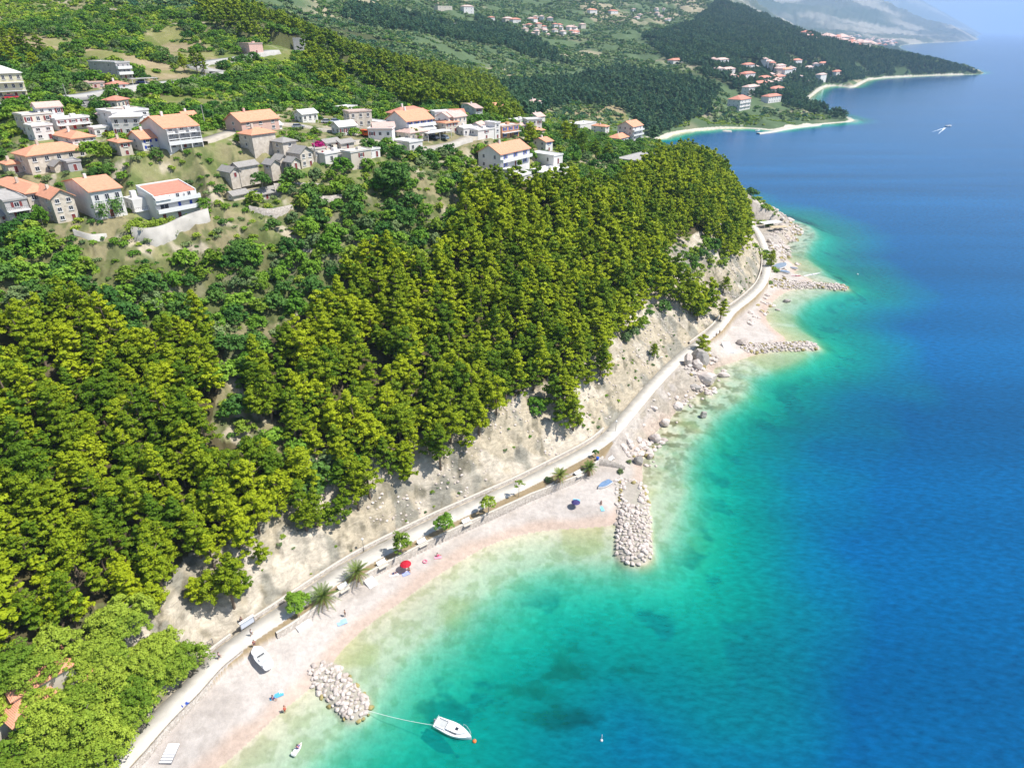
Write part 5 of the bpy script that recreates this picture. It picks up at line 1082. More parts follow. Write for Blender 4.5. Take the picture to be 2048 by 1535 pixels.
copies(26, [(1430, 128), (1500, 130), (1560, 128), (1640, 132), (1670, 150), (1640, 172), (1600, 190), (1560, 186), (1500, 172), (1440, 165)], 8, (11, 17), 'small pale house with reddish roof among the trees of the far settlement', 'small houses of the far settlement')
copies(18, [(600, 218), (700, 225), (780, 228), (920, 240), (1000, 225), (1100, 232), (1120, 262), (1040, 285), (930, 285), (700, 290), (600, 250)], 12, (6, 9), 'small village house among trees on the upper edge of the middle of the village', 'small houses in the middle of the village', near_=True, name='small_house')
copies(6, [(30, 235), (200, 215), (300, 222), (420, 240), (440, 290), (380, 330), (250, 345), (60, 400), (10, 330)], 14, (6, 9), 'small house with faded roof squeezed between the larger houses of the upper village', 'small houses of the upper village', near_=True, name='small_house')
copies(14, [(1240, 26), (1330, 20), (1350, 45), (1260, 38)], 4, (9, 15), 'scattered pale house on the far hillside right of the hamlet', 'scattered far hill houses')
copies(12, [(1580, 60), (1640, 74), (1740, 88), (1700, 92), (1620, 78)], 6, (14, 26), 'tiny white house dotting the dark slope left of the far seaside town', 'houses on the slope by the far town')
copies(60, [(1655, 76), (1720, 73), (1790, 82), (1800, 90), (1770, 96), (1700, 92), (1650, 82)], 5, (22, 40), 'tiny pale house in the far seaside town below the mountains', 'houses of the far seaside town')
# ---- orange roofed houses under the bottom left grove
for a, b_, w, d, rz, lab in ((40, 1520, 9, 8, 55, 'house with orange roof under the grove in the very corner of the photo'), (95, 1500, 6, 5, 60, 'small orange roofed house by the white shed in the bottom left corner'), (105, 1448, 8, 5, 50, 'house with orange roof showing through the grove, topmost of the three'), (200, 1385, 3, 3, 40, 'tiny orange tiled roof spot in the middle of the grove')):
    g = ground(a, b_)
    o = empty('orange_roofed_house', (g[0] - w / 2, g[1], g[2]), R(rz), lab, 'house'); bm = bmesh.new(); bm_box(bm, 0, w, 0, d, -3, 5.6 if w > 4 else 3); done('wall', bm, WALLM['beige'], o)
    roof_part(o, 'hip', w, d, 5.602 if w > 4 else 3.002, ROOFM['orange'], WALLM['beige'])
    window(o, w / 2, 0, 1.2, 1.0, 1.2, 'f')
# ------------------------------------------------------------------ rocks
def rockmat(n_, c1, c2):
    m, t, b, N, L = nodes(n_); tc = N.new('ShaderNodeTexCoord'); no = N.new('ShaderNodeTexNoise'); no.inputs['Scale'].default_value = 1.7; no.inputs['Detail'].default_value = 9; no.inputs['Roughness'].default_value = .65
    oi = N.new('ShaderNodeObjectInfo'); L.new(tc.outputs['Object'], no.inputs['Vector']); a = N.new('ShaderNodeMath'); a.operation = 'MULTIPLY_ADD'; a.inputs[1].default_value = .5; L.new(oi.outputs['Random'], a.inputs[0])
    q = N.new('ShaderNodeMath'); q.operation = 'MULTIPLY_ADD'; q.inputs[1].default_value = 1.2; q.inputs[2].default_value = -.35; L.new(no.outputs[0], q.inputs[0]); L.new(q.outputs[0], a.inputs[2]); a.use_clamp = True
    mx = N.new('ShaderNodeMix'); mx.data_type = 'RGBA'; mx.inputs[6].default_value = (*c1, 1); mx.inputs[7].default_value = (*c2, 1); L.new(a.outputs[0], mx.inputs[0]); L.new(mx.outputs[2], b.inputs['Base Color'])
    b.inputs['Roughness'].default_value = .9; bp = N.new('ShaderNodeBump'); bp.inputs['Strength'].default_value = .8; bp.inputs['Distance'].default_value = .15; L.new(no.outputs[0], bp.inputs['Height']); L.new(bp.outputs[0], b.inputs['Normal']); return m
m_rock = rockmat('pale limestone', (.38, .32, .28), (.78, .70, .65)); m_rockw = rockmat('wet algae rock', (.20, .17, .06), (.46, .38, .16)); m_rockg = rockmat('grey limestone', (.26, .24, .22), (.50, .46, .42))
def rock_mesh(seed, m, sub_=2, sx=1, sy=.8, sz=.65, cut=6):
    rg = random.Random(seed); bm = bmesh.new(); bmesh.ops.create_icosphere(bm, subdivisions=sub_, radius=.5)
    pl = []
    for i in range(cut):
        n_ = Vector((rg.gauss(0, 1), rg.gauss(0, 1), rg.gauss(0, 1))).normalized(); pl.append((n_, rg.uniform(.30, .42)))
    for v in bm.verts:
        for n_, k in pl:
            q = v.co.dot(n_)
            if q > k: v.co -= n_ * (q - k)
        v.co += Vector((rg.uniform(-1, 1), rg.uniform(-1, 1), rg.uniform(-1, 1))) * .02; v.co.x *= sx; v.co.y *= sy; v.co.z *= sz
    me = bpy.data.meshes.new('boulder'); bm.to_mesh(me); bm.free(); me.materials.append(m); return me
RK = [rock_mesh(i, m_rock, 2, random.uniform(.95, 1.35), random.uniform(.8, 1), random.uniform(.6, .8)) for i in range(8)]
RW = [rock_mesh(20 + i, m_rockw, 2, random.uniform(.95, 1.35), random.uniform(.8, 1), random.uniform(.6, .8)) for i in range(4)]
def put(me, x, y, z, s, name='boulder', rz=None, tilt=.4, **kw):
    o = bpy.data.objects.new(name, me); C.objects.link(o); o.location = (x, y, z)
    o.rotation_euler = (random.uniform(-tilt, tilt), random.uniform(-tilt, tilt), random.uniform(0, 6.28) if rz is None else rz)
    o.scale = (s, s, s) if not isinstance(s, tuple) else s
    for k, v in kw.items(): o[k] = v
    return o
GL = ['boulder of the short stone groyne in the near bay beside the moored white boat', 'boulder of the broad stone groyne in the middle of the beach', 'boulder of the third stone groyne beside the white stairs', 'boulder of the farthest stone groyne by the red kayak']
GQ = ['boulders of the nearest groyne', 'boulders of the middle groyne', 'boulders of the third groyne', 'boulders of the farthest groyne']
SP = [.82, .9, .95, 1.0]
mx_, my_, mz_, msz = [], [], [], []
nind = 0
for gi_, (P, c, hw) in enumerate(GRW):
    rgq = np.random.RandomState(50 + gi_); x0, x1, y0, y1 = P[:, 0].min() - 8, P[:, 0].max() + 8, P[:, 1].min() - 8, P[:, 1].max() + 8; sp = SP[gi_]
    X, Y = np.meshgrid(np.arange(x0, x1, sp), np.arange(y0, y1, sp)); X = X.ravel() + rgq.uniform(-.4, .4, X.size) * sp; Y = Y.ravel() + rgq.uniform(-.4, .4, Y.size) * sp
    g_, i_, _ = segd(X, Y, P); z = height(X, Y); ok = (g_ < hw + 1.1) & (z > -1.6)
    X, Y, z, g_, i_ = X[ok], Y[ok], z[ok], g_[ok], i_[ok]
    if gi_ == 1: k = ~((g_ < 1.6) & (i_ < .55)); X, Y, z, g_ = X[k], Y[k], z[k], g_[k]
    for j in range(len(X)):
        s = sp * rgq.choice([.75, .95, 1.15, 1.45, 1.7], p=[.2, .3, .25, .17, .08])
        wet = z[j] < -.12
        if nind < 298:
            put((RW if wet else RK)[rgq.randint(4 if wet else 8)], X[j], Y[j], z[j] + .12, s, label=GL[gi_], category='boulder', group=GQ[gi_]); nind += 1
        else: mx_.append(X[j]); my_.append(Y[j]); mz_.append(z[j] + .1); msz.append(s)
print('boulders', nind, len(mx_))
# rocky shore: one mass, larger ones single
sx, sy = scatter(-40, 190, 110, 420, 1.25, 61); z, d, pd_, pi_, ps_ = height(sx, sy, full=True)
rk_ = np.interp(pi_, ks, ROCKY)
m = (ps_ <= 0) & (d > -3.5) & (d < 9) & (pd_ > 3.2) & (np.hypot(sx, sy) < 425) & ((rk_ > .5) | ((pi_ > 20) & (pi_ < 25) & (pd_ < 9) & (fbm(sx, sy, 6, 2, 104) > .45))) & (fbm(sx, sy, 4, 3, 105) > .54)
# grain at the foot of the walls and fallen stones under the slope
m2 = (ps_ > 0) & (pd_ > 3.2) & (pd_ < 26) & (np.hypot(sx, sy) < 420) & (fbm(sx, sy, 3, 3, 106) > .57) & (z < 30)
X = np.concatenate([sx[m], np.array(mx_)]); Y = np.concatenate([sy[m], np.array(my_)]); Z = np.concatenate([z[m] + .1, np.array(mz_)]); Q = np.concatenate([np.random.RandomState(9).uniform(.7, 2.3, m.sum()), np.array(msz)])
L_rock = lib('rock', RK[:6] + RW[:1])
mass('shore_rocks', X, Y, Z, Q, L_rock, 7, 'pale broken rocks lining the water below the path and round the stony point', 'rocks')
mass('fallen_stones', sx[m2], sy[m2], z[m2] + .05, np.random.RandomState(8).uniform(.3, .9, m2.sum()), L_rock, 6, 'small fallen stones lying on the bare slope beside the path', 'stones')
def brock(px, py, wpx, asp, hh, label, m=m_rock, e=0.0, seed=1, rz=0, name='large_rock', cut=9, dz=0.25):
    x, y = at(px, py, e); z = max(float(height(np.array([x]), np.array([y]))[0]), -1.2)
    s = wpx * ((y * ct - (e - HC) * st) / F); return put(rock_mesh(seed, m, 3, 1, asp, 1, cut), x, y, z + hh * dz, (s, s, hh), name, rz=R(rz), tilt=.08, label=label, category='rock')
brock(1412, 768, 46, .75, 5.0, 'largest white boulder at the water edge below the lone pine', seed=71, rz=-15)
brock(1388, 760, 26, .9, 4.0, 'white boulder leaning on the left of the largest one', seed=72)
brock(1389, 784, 26, .6, 2.0, 'low grey boulder in the shade under the largest white one', m=m_rockg, seed=73)
brock(1396, 738, 44, .8, 8.0, 'tall grey layered rock block below the lone umbrella pine', m=m_rockg, e=1.5, seed=74, rz=10, cut=12)
brock(1372, 748, 26, .7, 5.0, 'narrow white slab of rock beside the path left of the grey block', e=2, seed=75, rz=60)
brock(1446, 752, 28, .5, 2.2, 'flat pale rock reaching into the water right of the white boulders', seed=76)
brock(1407, 832, 17, .8, 2.6, 'single dark topped rock standing in the shallow water', m=m_rockg, seed=77)
brock(1573, 603, 17, .7, 2.0, 'pale rock standing in the water between the two far groynes', m=m_rockg, seed=78)
brock(1556, 619, 12, .7, .9, 'low dark rock awash next to the pale rock of the far cove', m=m_rockg, seed=79)
brock(1276, 925, 20, .8, 4.0, 'dark cleft rock at the corner above the middle groyne', m=m_rockg, e=1, seed=80)
brock(1310, 880, 26, .8, 3.0, 'rounded white rock at the water edge left of the rocky shore', seed=81)
brock(1330, 850, 24, .7, 3.2, 'white rock outcrop halfway along the rocky shore', seed=82, rz=30)
brock(1300, 915, 16, .7, 2.2, 'small pale rock at the start of the rocky shore', seed=83)
brock(1484, 692, 30, .7, 3.2, 'white triangular rock face right of the pale steps at the third groyne', seed=85, rz=40)
brock(1355, 818, 22, .8, 3.4, 'pinkish rock outcrop above the dark topped rock', seed=84)
for a, b_, s_ in ((1560, 470, 22), (1590, 462, 18), (1575, 452, 24), (1550, 505, 20), (1572, 498, 16), (1535, 500, 14)): brock(a, b_, s_, .7, 2.4, 'pale rock heaped on the stony point', seed=a, rz=a)['group'] = 'rocks of the stony point'
# ------------------------------------------------------------------ boats
m_hull = mat('white gelcoat', (.80, .80, .80), .25, .03, 1, spec=.5); m_hdark = mat('shaded hull side', (.10, .09, .22), .4, .1, 1); m_cockpit = mat('boat floor', (.50, .52, .52), .6, .1, 2)  # dark violet hull tone paints in a shaded side; left unused
m_tarp = mat('blue tarpaulin', (.16, .26, .42), .7, .15, 2); m_gtarp = mat('grey blue tarpaulin', (.22, .28, .36), .7, .2, 2); m_orange = mat('orange plastic', (.85, .22, .06), .4, .05, 1)
def hull(bm, Ln, B, H, mi=0, mdeck=0, bow=1.0, inset=.12, deckz=None, n_=12, trans=.8, keel=.35):
    """x along the boat, bow at +x; deck closed, z=0 at waterline"""
    rings = []
    for i in range(n_ + 1):
        t = i / n_; x = -Ln / 2 + Ln * t
        w = B / 2 * (trans + (1 - trans) * min(1, t * 2.5)) * (1 - max(0, (t - .45) / .55) ** 2.2 * bow); w = max(w, .02)
        sh = H * (1 + .25 * max(0, t - .4)); kz = -keel * (1 - max(0, (t - .6) / .4) ** 2)
        sec = [(0, kz), (w * .7, kz * .45), (w * .95, sh * .35), (w, sh), (w - min(inset, w * .5), sh)]
        rings.append([(x, y_, z_) for y_, z_ in sec] + [(x, -y_, z_) for y_, z_ in sec[:0:-1]])
    vs = [[bm.verts.new(p) for p in r_] for r_ in rings]; k = len(vs[0])
    for i in range(n_):
        for j in range(k):
            a, b_ = j, (j + 1) % k
            f = bm.faces.new((vs[i][a], vs[i][b_], vs[i + 1][b_], vs[i + 1][a])); f.material_index = mdeck if j == 4 else mi
    bm.faces.new(vs[0]).material_index = mi; bm.faces.new(vs[-1][::-1]).material_index = mi
def place2(p0, p1, e=None):
    """stern pixel, bow pixel -> midpoint, heading, length"""
    g0 = (*at(*p0, 0), 0) if e == 'sea' else ground(*p0); g1 = (*at(*p1, 0), 0) if e == 'sea' else ground(*p1)
    a, b_ = Vector(g0), Vector(g1); d = b_ - a; return (a + b_) / 2, math.atan2(d.y, d.x), math.hypot(d.x, d.y)
def boat(name, p0, p1, label, B=.36, e=None, kind='cabin', cat='boat', H=.6, lift=0, Lf=1.0, hm=None, cm=None):
    mid_, rz, Ln = place2(p0, p1, e); Ln *= Lf; B = B * Ln
    o = empty(name, (mid_.x, mid_.y, mid_.z + lift), rz, label, cat)
    bm = bmesh.new(); hull(bm, Ln, B, H, 0, 1, n_=14); done('hull', bm, [hm or m_hull, m_hull], o, smooth=False)
    if kind == 'cabin':
        bm = bmesh.new(); hull(bm, Ln * .50, B * .62, .42, n_=10, keel=0, trans=.95); c = done('cabin', bm, m_hull, o, (Ln * .08, 0, H + .02))
        for s in (-1, 1):
            bm = bmesh.new(); bm_box(bm, -Ln * .13, Ln * .06, s * B * .31 - .02, s * B * .31 + .02, .12, .30); done('window', bm, m_glass, c)
        bm = bmesh.new(); bm_box(bm, -.25, .25, -.25, .25, .43, .47); done('hatch', bm, m_glass, c, (Ln * .02, 0, 0))
        bm = bmesh.new(); bm_box(bm, -Ln * .43, -Ln * .18, -B * .28, B * .28, H + .004, H + .03); done('cockpit', bm, m_cockpit, o)
        for s in (-1, 1):
            bm = bmesh.new(); bm_box(bm, -Ln * .43, -Ln * .18, s * B * .33 - .09, s * B * .33 + .09, H + .01, H + .26); done('bench', bm, m_hull, o)
        bm = bmesh.new()
        for s in (-1, 1):
            P = [Vector((Ln * (.20 + .28 * k / 5), s * B * (.46 - .40 * (k / 5) ** 2), H + .62)) for k in range(6)]
            for k in range(5): bm_cyl(bm, P[k], P[k + 1], .022, seg=5)
            for k in (0, 2, 4): bm_cyl(bm, P[k], P[k] - Vector((0, 0, .55)), .018, seg=5)
        bm_cyl(bm, P[-1], Vector((P[-1].x, -P[-1].y, P[-1].z)), .022, seg=5); done('bow_rail', bm, m_frame, o)
        bm = bmesh.new()
        for s in (-1, 1): bm_cyl(bm, (-Ln * .48, s * B * .34, H), (-Ln * .48, s * B * .34, H + .6), .02, seg=5)
        bm_cyl(bm, (-Ln * .48, -B * .34, H + .6), (-Ln * .48, B * .34, H + .6), .02, seg=5); done('stern_rail', bm, m_frame, o)
        bm = bmesh.new(); bm_box(bm, -Ln * .5 - .3, -Ln * .5 - .01, -.14, .14, -.1, H + .35); bm_box(bm, -Ln * .5 - .22, -Ln * .5 - .1, -.05, .05, -.7, -.1); done('outboard_motor', bm, m_rail, o)
    elif kind == 'open':
        bm = bmesh.new(); hull(bm, Ln * .42, B * .86, .16, n_=8, keel=0, trans=.97); done('foredeck', bm, m_hull, o, (Ln * .26, 0, H + .01))
        bm = bmesh.new(); bm_box(bm, -Ln * .44, Ln * .0, -B * .33, B * .33, H * 1.0 + .004, H + .03); done('cockpit', bm, m_cockpit, o)
        bm = bmesh.new(); bm_poly(bm, [(Ln * .02, -B * .3, H), (Ln * .02, B * .3, H), (Ln * -.04, B * .28, H + .45), (Ln * -.04, -B * .28, H + .45), (Ln * .04, -B * .3, H), (Ln * .04, B * .3, H), (Ln * -.02, B * .28, H + .46), (Ln * -.02, -B * .28, H + .46)], [(0, 1, 2, 3), (7, 6, 5, 4), (0, 4, 5, 1), (1, 5, 6, 2), (2, 6, 7, 3), (3, 7, 4, 0)]); done('windscreen', bm, m_glass, o)
        bm = bmesh.new(); bm_box(bm, -Ln * .2, -Ln * .1, -B * .33, B * .33, H + .031, H + .3); bm_box(bm, -Ln * .46, -Ln * .36, -B * .38, B * .38, H + .031, H + .25); done('seat', bm, m_hull, o)
    elif kind == 'covered':
        bm = bmesh.new(); hull(bm, Ln * .94, B * .96, .14, n_=10, keel=0); done('cover', bm, cm or m_tarp, o, (0, 0, H + .01))
    elif kind == 'kayak':
        bm = bmesh.new(); bm_cyl(bm, (0, 0, H + .0), (0, 0, H + .06), B * .32, seg=12); done('cockpit', bm, m_rail, o)
    return o
boat('beached_boat', (541, 1343), (510, 1303), 'white open motorboat with windscreen lying on the pebbles near the path', B=.42, kind='open', H=.75, lift=.25, hm=m_hull)
sb = boat('moored_boat', (872, 1446), (943, 1478), 'white cabin boat with two dark windows floating on clear green water', B=.36, e='sea', kind='cabin', H=.65)
boat('rowing_boat', (1222, 964), (1196, 978), 'small white rowing boat under a blue cover below the palm terrace wall', kind='covered', B=.40, H=.45, lift=.1)
boat('kayak', (1582, 551), (1601, 553), 'red kayak on the pebbles by the farthest groyne', kind='kayak', B=.22, H=.22, lift=.1, hm=m_red)
boat('long_white_boat', (1608, 552), (1640, 548), 'long thin white rowing shell lying by the water near the red kayak', kind='kayak', B=.12, H=.25, lift=.1)
boat('dinghy', (1580, 534), (1595, 541), 'small grey covered dinghy next to the red kayak', kind='covered', B=.42, H=.4, lift=.1, cm=m_gtarp)
boat('covered_boat', (1552, 536), (1570, 532), 'larger boat under a grey blue tarpaulin in the shade of the narrow pines', kind='covered', B=.45, H=.9, lift=.1, cm=m_gtarp)
boat('covered_boat', (1560, 543), (1580, 548), 'lower boat under a blue tarpaulin right beside the larger covered one', kind='covered', B=.4, H=.6, lift=.1, cm=m_tarp)
boat('motorboat', (1892, 253.2), (1903, 252.4), 'white motorboat running on the open sea, trailing a wake', e='sea', kind='cabin', B=.38, H=.9)
boat('small_boat', (1512, 263), (1519, 261), 'tiny white boat inside the harbour mole of the far bay', e='sea', kind='open', B=.36, H=.8)
m_foam = mat('foam', (.78, .82, .85), .8, .1, .4)
a = Vector((*at(1891, 255.5, 0), 0)); b_ = Vector((*at(1864, 264, 0), 0)); c_ = Vector((*at(1872, 262, 0), 0)); bm = bmesh.new()
for q, r_ in ((b_, .9), (Vector((*at(1876, 268, 0), 0)), .6)):
    n_ = 14; d = (q - a); pr = Vector((-d.y, d.x, 0)).normalized(); prev = None
    for i in range(n_ + 1):
        t = i / n_; w_ = .7 * (1 - t) + .1; p = a + d * t + pr * random.uniform(-.4, .4)
        cur = [bm.verts.new(p + pr * w_ + Vector((0, 0, .04))), bm.verts.new(p - pr * w_ + Vector((0, 0, .04)))]
        if prev: bm.faces.new((prev[0], prev[1], cur[1], cur[0]))
        prev = cur
done('wake_foam', bm, m_foam, kind='stuff', label='white wake trailing behind the motorboat', category='wake')
def buoy(px, py, r_, m, label, pole=False):
    x, y = at(px, py, 0); o = empty('buoy', (x, y, 0), 0, label, 'buoy'); bm = bmesh.new(); bmesh.ops.create_uvsphere(bm, u_segments=14, v_segments=9, radius=r_); done('float', bm, m, o, (0, 0, r_ * .4), smooth=True)
    bm = bmesh.new(); bm_cyl(bm, (0, 0, r_), (0, 0, r_ + (1.3 if pole else .25)), .05, seg=6); done('pole' if pole else 'ring', bm, m_white if pole else m_rail, o)
buoy(949, 1482, .33, m_orange, 'orange mooring buoy at the bow of the moored white boat')
buoy(1203, 1480, .22, m_white, 'small white marker buoy alone on the blue water right of the moored boat', True)
buoy(1715, 549, .4, m_white, 'white buoy off the tip of the farthest groyne')
def rope(p, q, r_, label, sag=0):
    bm = bmesh.new(); n_ = 12; P = [p.lerp(q, i / n_) - Vector((0, 0, sag * math.sin(math.pi * i / n_))) for i in range(n_ + 1)]
    for i in range(n_): bm_cyl(bm, P[i], P[i + 1], r_, seg=5, cap=False)
    return done('mooring_rope', bm, m_hull, label=label, category='rope')
rope(Vector((*at(735, 1420, .5), .5)), Vector((*at(872, 1450, .5), .5)), .03, 'thin pale mooring rope from the short groyne to the moored boat', .35)
# ------------------------------------------------------------------ people
SKIN = mat('skin', (.50, .28, .18), .55, .06, 2); HAIR = mat('dark hair', (.05, .03, .02), .6, .1, 4)
def skin_mesh(name, J, E, Rr, m, sub_=1):
    me = bpy.data.meshes.new(name + '_k'); me.from_pydata(J, E, []); o = bpy.data.objects.new('tmp', me); C.objects.link(o)
    o.modifiers.new('s', 'SKIN'); 
    for i, r_ in enumerate(Rr): me.skin_vertices[0].data[i].radius = (r_, r_) if not isinstance(r_, tuple) else r_
    me.skin_vertices[0].data[0].use_root = True
    sb_ = o.modifiers.new('b', 'SUBSURF'); sb_.levels = sb_.render_levels = sub_
    dg = bpy.context.evaluated_depsgraph_get(); e = bpy.data.meshes.new_from_object(o.evaluated_get(dg)); bpy.data.objects.remove(o); e.name = name
    e.materials.clear(); e.materials.append(m)
    for p in e.polygons: p.use_smooth = True
    return e
def pose(kind):
    """joint positions; standing figure about 1.75 m, facing +x"""
    J = dict(pel=(0, 0, .93), wai=(0, 0, 1.08), che=(0, 0, 1.30), nec=(.0, 0, 1.48), he0=(.02, 0, 1.56), he1=(.03, 0, 1.70),
             shl=(0, .18, 1.42), ell=(-.03, .26, 1.14), wrl=(.06, .27, .90), hal=(.09, .27, .82), shr=(0, -.18, 1.42), elr=(.02, -.26, 1.14), wrr=(.12, -.27, .92), har=(.16, -.27, .85),
             hil=(0, .10, .90), knl=(.03, .11, .50), anl=(-.02, .11, .09), tol=(.15, .12, .04), hir=(0, -.10, .90), knr=(.03, -.11, .50), anr=(-.02, -.11, .09), tor=(.15, -.12, .04))
    if kind == 'walk': J.update(knl=(.22, .10, .52), anl=(.24, .10, .10), tol=(.41, .11, .06), knr=(-.08, -.1, .50), anr=(-.34, -.1, .16), tor=(-.22, -.1, .06), ell=(-.14, .25, 1.15), wrl=(-.10, .25, .92), hal=(-.06, .25, .85), elr=(.06, -.25, 1.15), wrr=(.26, -.24, 1.0), har=(.33, -.24, .97))
    if kind == 'sit':
        J = dict(pel=(0, 0, .12), wai=(-.04, 0, .26), che=(-.08, 0, .50), nec=(-.05, 0, .68), he0=(-.02, 0, .76), he1=(0, 0, .90), shl=(-.08, .18, .62), ell=(-.14, .25, .36), wrl=(.02, .24, .20), hal=(.08, .24, .12), shr=(-.08, -.18, .62), elr=(-.12, -.25, .36), wrr=(.06, -.24, .26), har=(.14, -.22, .26),
                 hil=(.03, .1, .12), knl=(.42, .13, .36), anl=(.74, .12, .09), tol=(.88, .12, .07), hir=(.03, -.1, .12), knr=(.42, -.13, .36), anr=(.74, -.12, .09), tor=(.88, -.12, .07))
    if kind == 'lie':
        K = {}
        for k, (a, b_, c) in J.items(): K[k] = (c - .93, b_ * 1.1, .12 + a * .3)
        J = K
    return J
CH = [('pel', 'wai'), ('wai', 'che'), ('che', 'nec'), ('nec', 'he0'), ('he0', 'he1'), ('che', 'shl'), ('shl', 'ell'), ('ell', 'wrl'), ('wrl', 'hal'), ('che', 'shr'), ('shr', 'elr'), ('elr', 'wrr'), ('wrr', 'har'),
      ('pel', 'hil'), ('hil', 'knl'), ('knl', 'anl'), ('anl', 'tol'), ('pel', 'hir'), ('hir', 'knr'), ('knr', 'anr'), ('anr', 'tor')]
RD_ = dict(pel=.135, wai=.115, che=.145, nec=.055, he0=.085, he1=.095, shl=.065, ell=.042, wrl=.03, hal=.035, shr=.065, elr=.042, wrr=.03, har=.035, hil=.09, knl=.058, anl=.038, tol=.035, hir=.09, knr=.058, anr=.038, tor=.035)
CLOTH = {}
def cloth_mat(c):
    k = 'cloth %.2f %.2f %.2f' % c
    return mat(k, c, .85, .08, 3)
BODY = {}
def person(px, py, kind, label, top=None, bottom=None, rz=0, e=None, hat=None, lift=0.0, group=None, sc=1.0):
    if e == 'sea': x, y = at(px, py, 0); z = 0
    else: x, y, z = ground(px, py)
    o = empty('person', (x, y, z + lift), R(rz), label, 'person', group); o.scale = (sc, sc, sc)
    J = pose(kind); names = list(J)
    if kind not in BODY:
        me = skin_mesh('body', [J[k] for k in names], [(names.index(a), names.index(b_)) for a, b_ in CH], [RD_[k] for k in names], SKIN)
        bm = bmesh.new(); bm.from_mesh(me)               # five fingers at the end of each palm
        for s, h_, w_ in ((1, 'hal', 'wrl'), (-1, 'har', 'wrr')):
            hp = Vector(J[h_]); d = (hp - Vector(J[w_])).normalized(); sd_ = Vector((0, 1, 0)).cross(d).normalized()
            for f_ in range(4):
                b0 = hp + sd_ * (f_ - 1.5) * .019 + d * .02; ln = (.07, .08, .078, .06)[f_]; m_ = b0 + d * ln * .5; bm_cyl(bm, b0, m_, .0095, .0085, 5); bm_cyl(bm, m_, m_ + (d + Vector((0, -s * .5, 0))).normalized() * ln * .5, .0085, .006, 5)
            b0 = hp - d * .01 - sd_ * .03; bm_cyl(bm, b0, b0 + (d - sd_ * .8).normalized() * .055, .011, .008, 5)
        hd = Vector(J['he1']); fw = Vector((1, 0, 0)) if kind != 'lie' else Vector((0, 0, 1)); up = (Vector(J['he1']) - Vector(J['he0'])).normalized()
        bm_cyl(bm, hd + fw * .085 - up * .05, hd + fw * .12 - up * .06, .018, .008, 5)
        for s in (-1, 1): bm_cyl(bm, hd + Vector((0, s * .085, 0)) - up * .04, hd + Vector((0, s * .10, 0)) - up * .04, .025, .02, 6); bm_cyl(bm, hd + fw * .083 + Vector((0, s * .035, 0)) - up * .02, hd + fw * .093 + Vector((0, s * .035, 0)) - up * .02, .012, .01, 6, 1)
        bm.to_mesh(me); bm.free(); me.materials.append(HAIR); BODY[kind] = me
    link('body', BODY[kind], o)
    hd, h0 = Vector(J['he1']), Vector(J['he0']); up = (hd - h0).normalized(); fw = Vector((1, 0, 0)) if kind != 'lie' else Vector((0, 0, 1))
    bm = bmesh.new(); bmesh.ops.create_uvsphere(bm, u_segments=12, v_segments=8, radius=.108, matrix=Matrix.Translation(hd + up * .02 - fw * .022)); done('hair' if not hat else 'hat', bm, cloth_mat(hat) if hat else HAIR, o, smooth=True)
    def piece(nm, ns, ed, m, gr=.018):
        me = skin_mesh(nm, [J[k] for k in ns], [(ns.index(a), ns.index(b_)) for a, b_ in ed], [RD_[k] + gr for k in ns], m); link(nm, me, o)
    if top: piece('shirt', ['che', 'wai', 'shl', 'ell', 'shr', 'elr'], [('che', 'wai'), ('che', 'shl'), ('shl', 'ell'), ('che', 'shr'), ('shr', 'elr')], cloth_mat(top))
    if bottom: piece('shorts', ['pel', 'hil', 'knl', 'hir', 'knr'], [('pel', 'hil'), ('hil', 'knl'), ('pel', 'hir'), ('hir', 'knr')], cloth_mat(bottom))
    return o
person(440, 1317, 'walk', 'person in a pale pink top walking on the path near the lower left', (.75, .45, .50), (.04, .04, .08), 40)
person(504, 1271, 'walk', 'person in a light shirt strolling on the path below the white notice board', (.62, .60, .66), (.20, .14, .14), 40)
person(691, 1232, 'stand', 'dark person standing on the pebbles beside the light blue towel', None, (.06, .06, .08), 200)
person(571, 1424, 'stand', 'sunburnt person in red swimwear standing at the water edge', (.60, .08, .05), (.60, .08, .05), 160)
person(596, 1497, 'sit', 'person in pink swimwear riding on the white float in the shallow water', (.75, .35, .40), (.06, .06, .3), 70, e='sea', lift=.22)
person(546, 1397, 'sit', 'person in dark blue sitting at the end of the bright blue beach mat', (.04, .05, .25), (.04, .05, .25), -20)
person(1202, 1007, 'sit', 'dark haired person sitting at the top of the cyan towel on the far pebbles', (.06, .07, .12), (.05, .05, .1), -90)
person(1148, 1008, 'sit', 'person in black sitting in the round purple shadow by the cyan mat', (.08, .06, .14), (.06, .05, .12), 60)
person(875, 1112, 'sit', 'sunbather in bright pink swimwear sitting alone on the pebbles', (.80, .10, .28), (.80, .10, .28), 20)
person(818, 1140, 'sit', 'person in black sitting under the right edge of the red parasol', (.05, .05, .08), (.05, .05, .08), -60)
person(803, 1138, 'stand', 'person in dark purple standing under the red parasol', (.16, .05, .22), (.10, .06, .16), -60)
person(788, 1147, 'lie', 'person in dark blue lying on the white towel left of the red parasol', (.04, .05, .16), (.04, .05, .16), 25)
person(1522, 514, 'walk', 'farther of the two dark walkers on the far stretch of path', (.12, .12, .14), (.05, .05, .07), 80)
person(1522, 551, 'walk', 'nearer of the two dark walkers on the far stretch of path', (.08, .08, .10), (.05, .05, .07), 80)
person(1438, 672, 'stand', 'right one of the pair at the top of the stairs by the third groyne', (.10, .10, .12), (.06, .06, .08), 200)
person(1431, 677, 'stand', 'left one of the pair at the top of the stairs by the third groyne', (.25, .20, .20), (.06, .06, .08), 20)
person(512, 1300, 'stand', 'person in dark red bending behind the beached motorboat', (.35, .06, .08), (.12, .05, .08), -60)
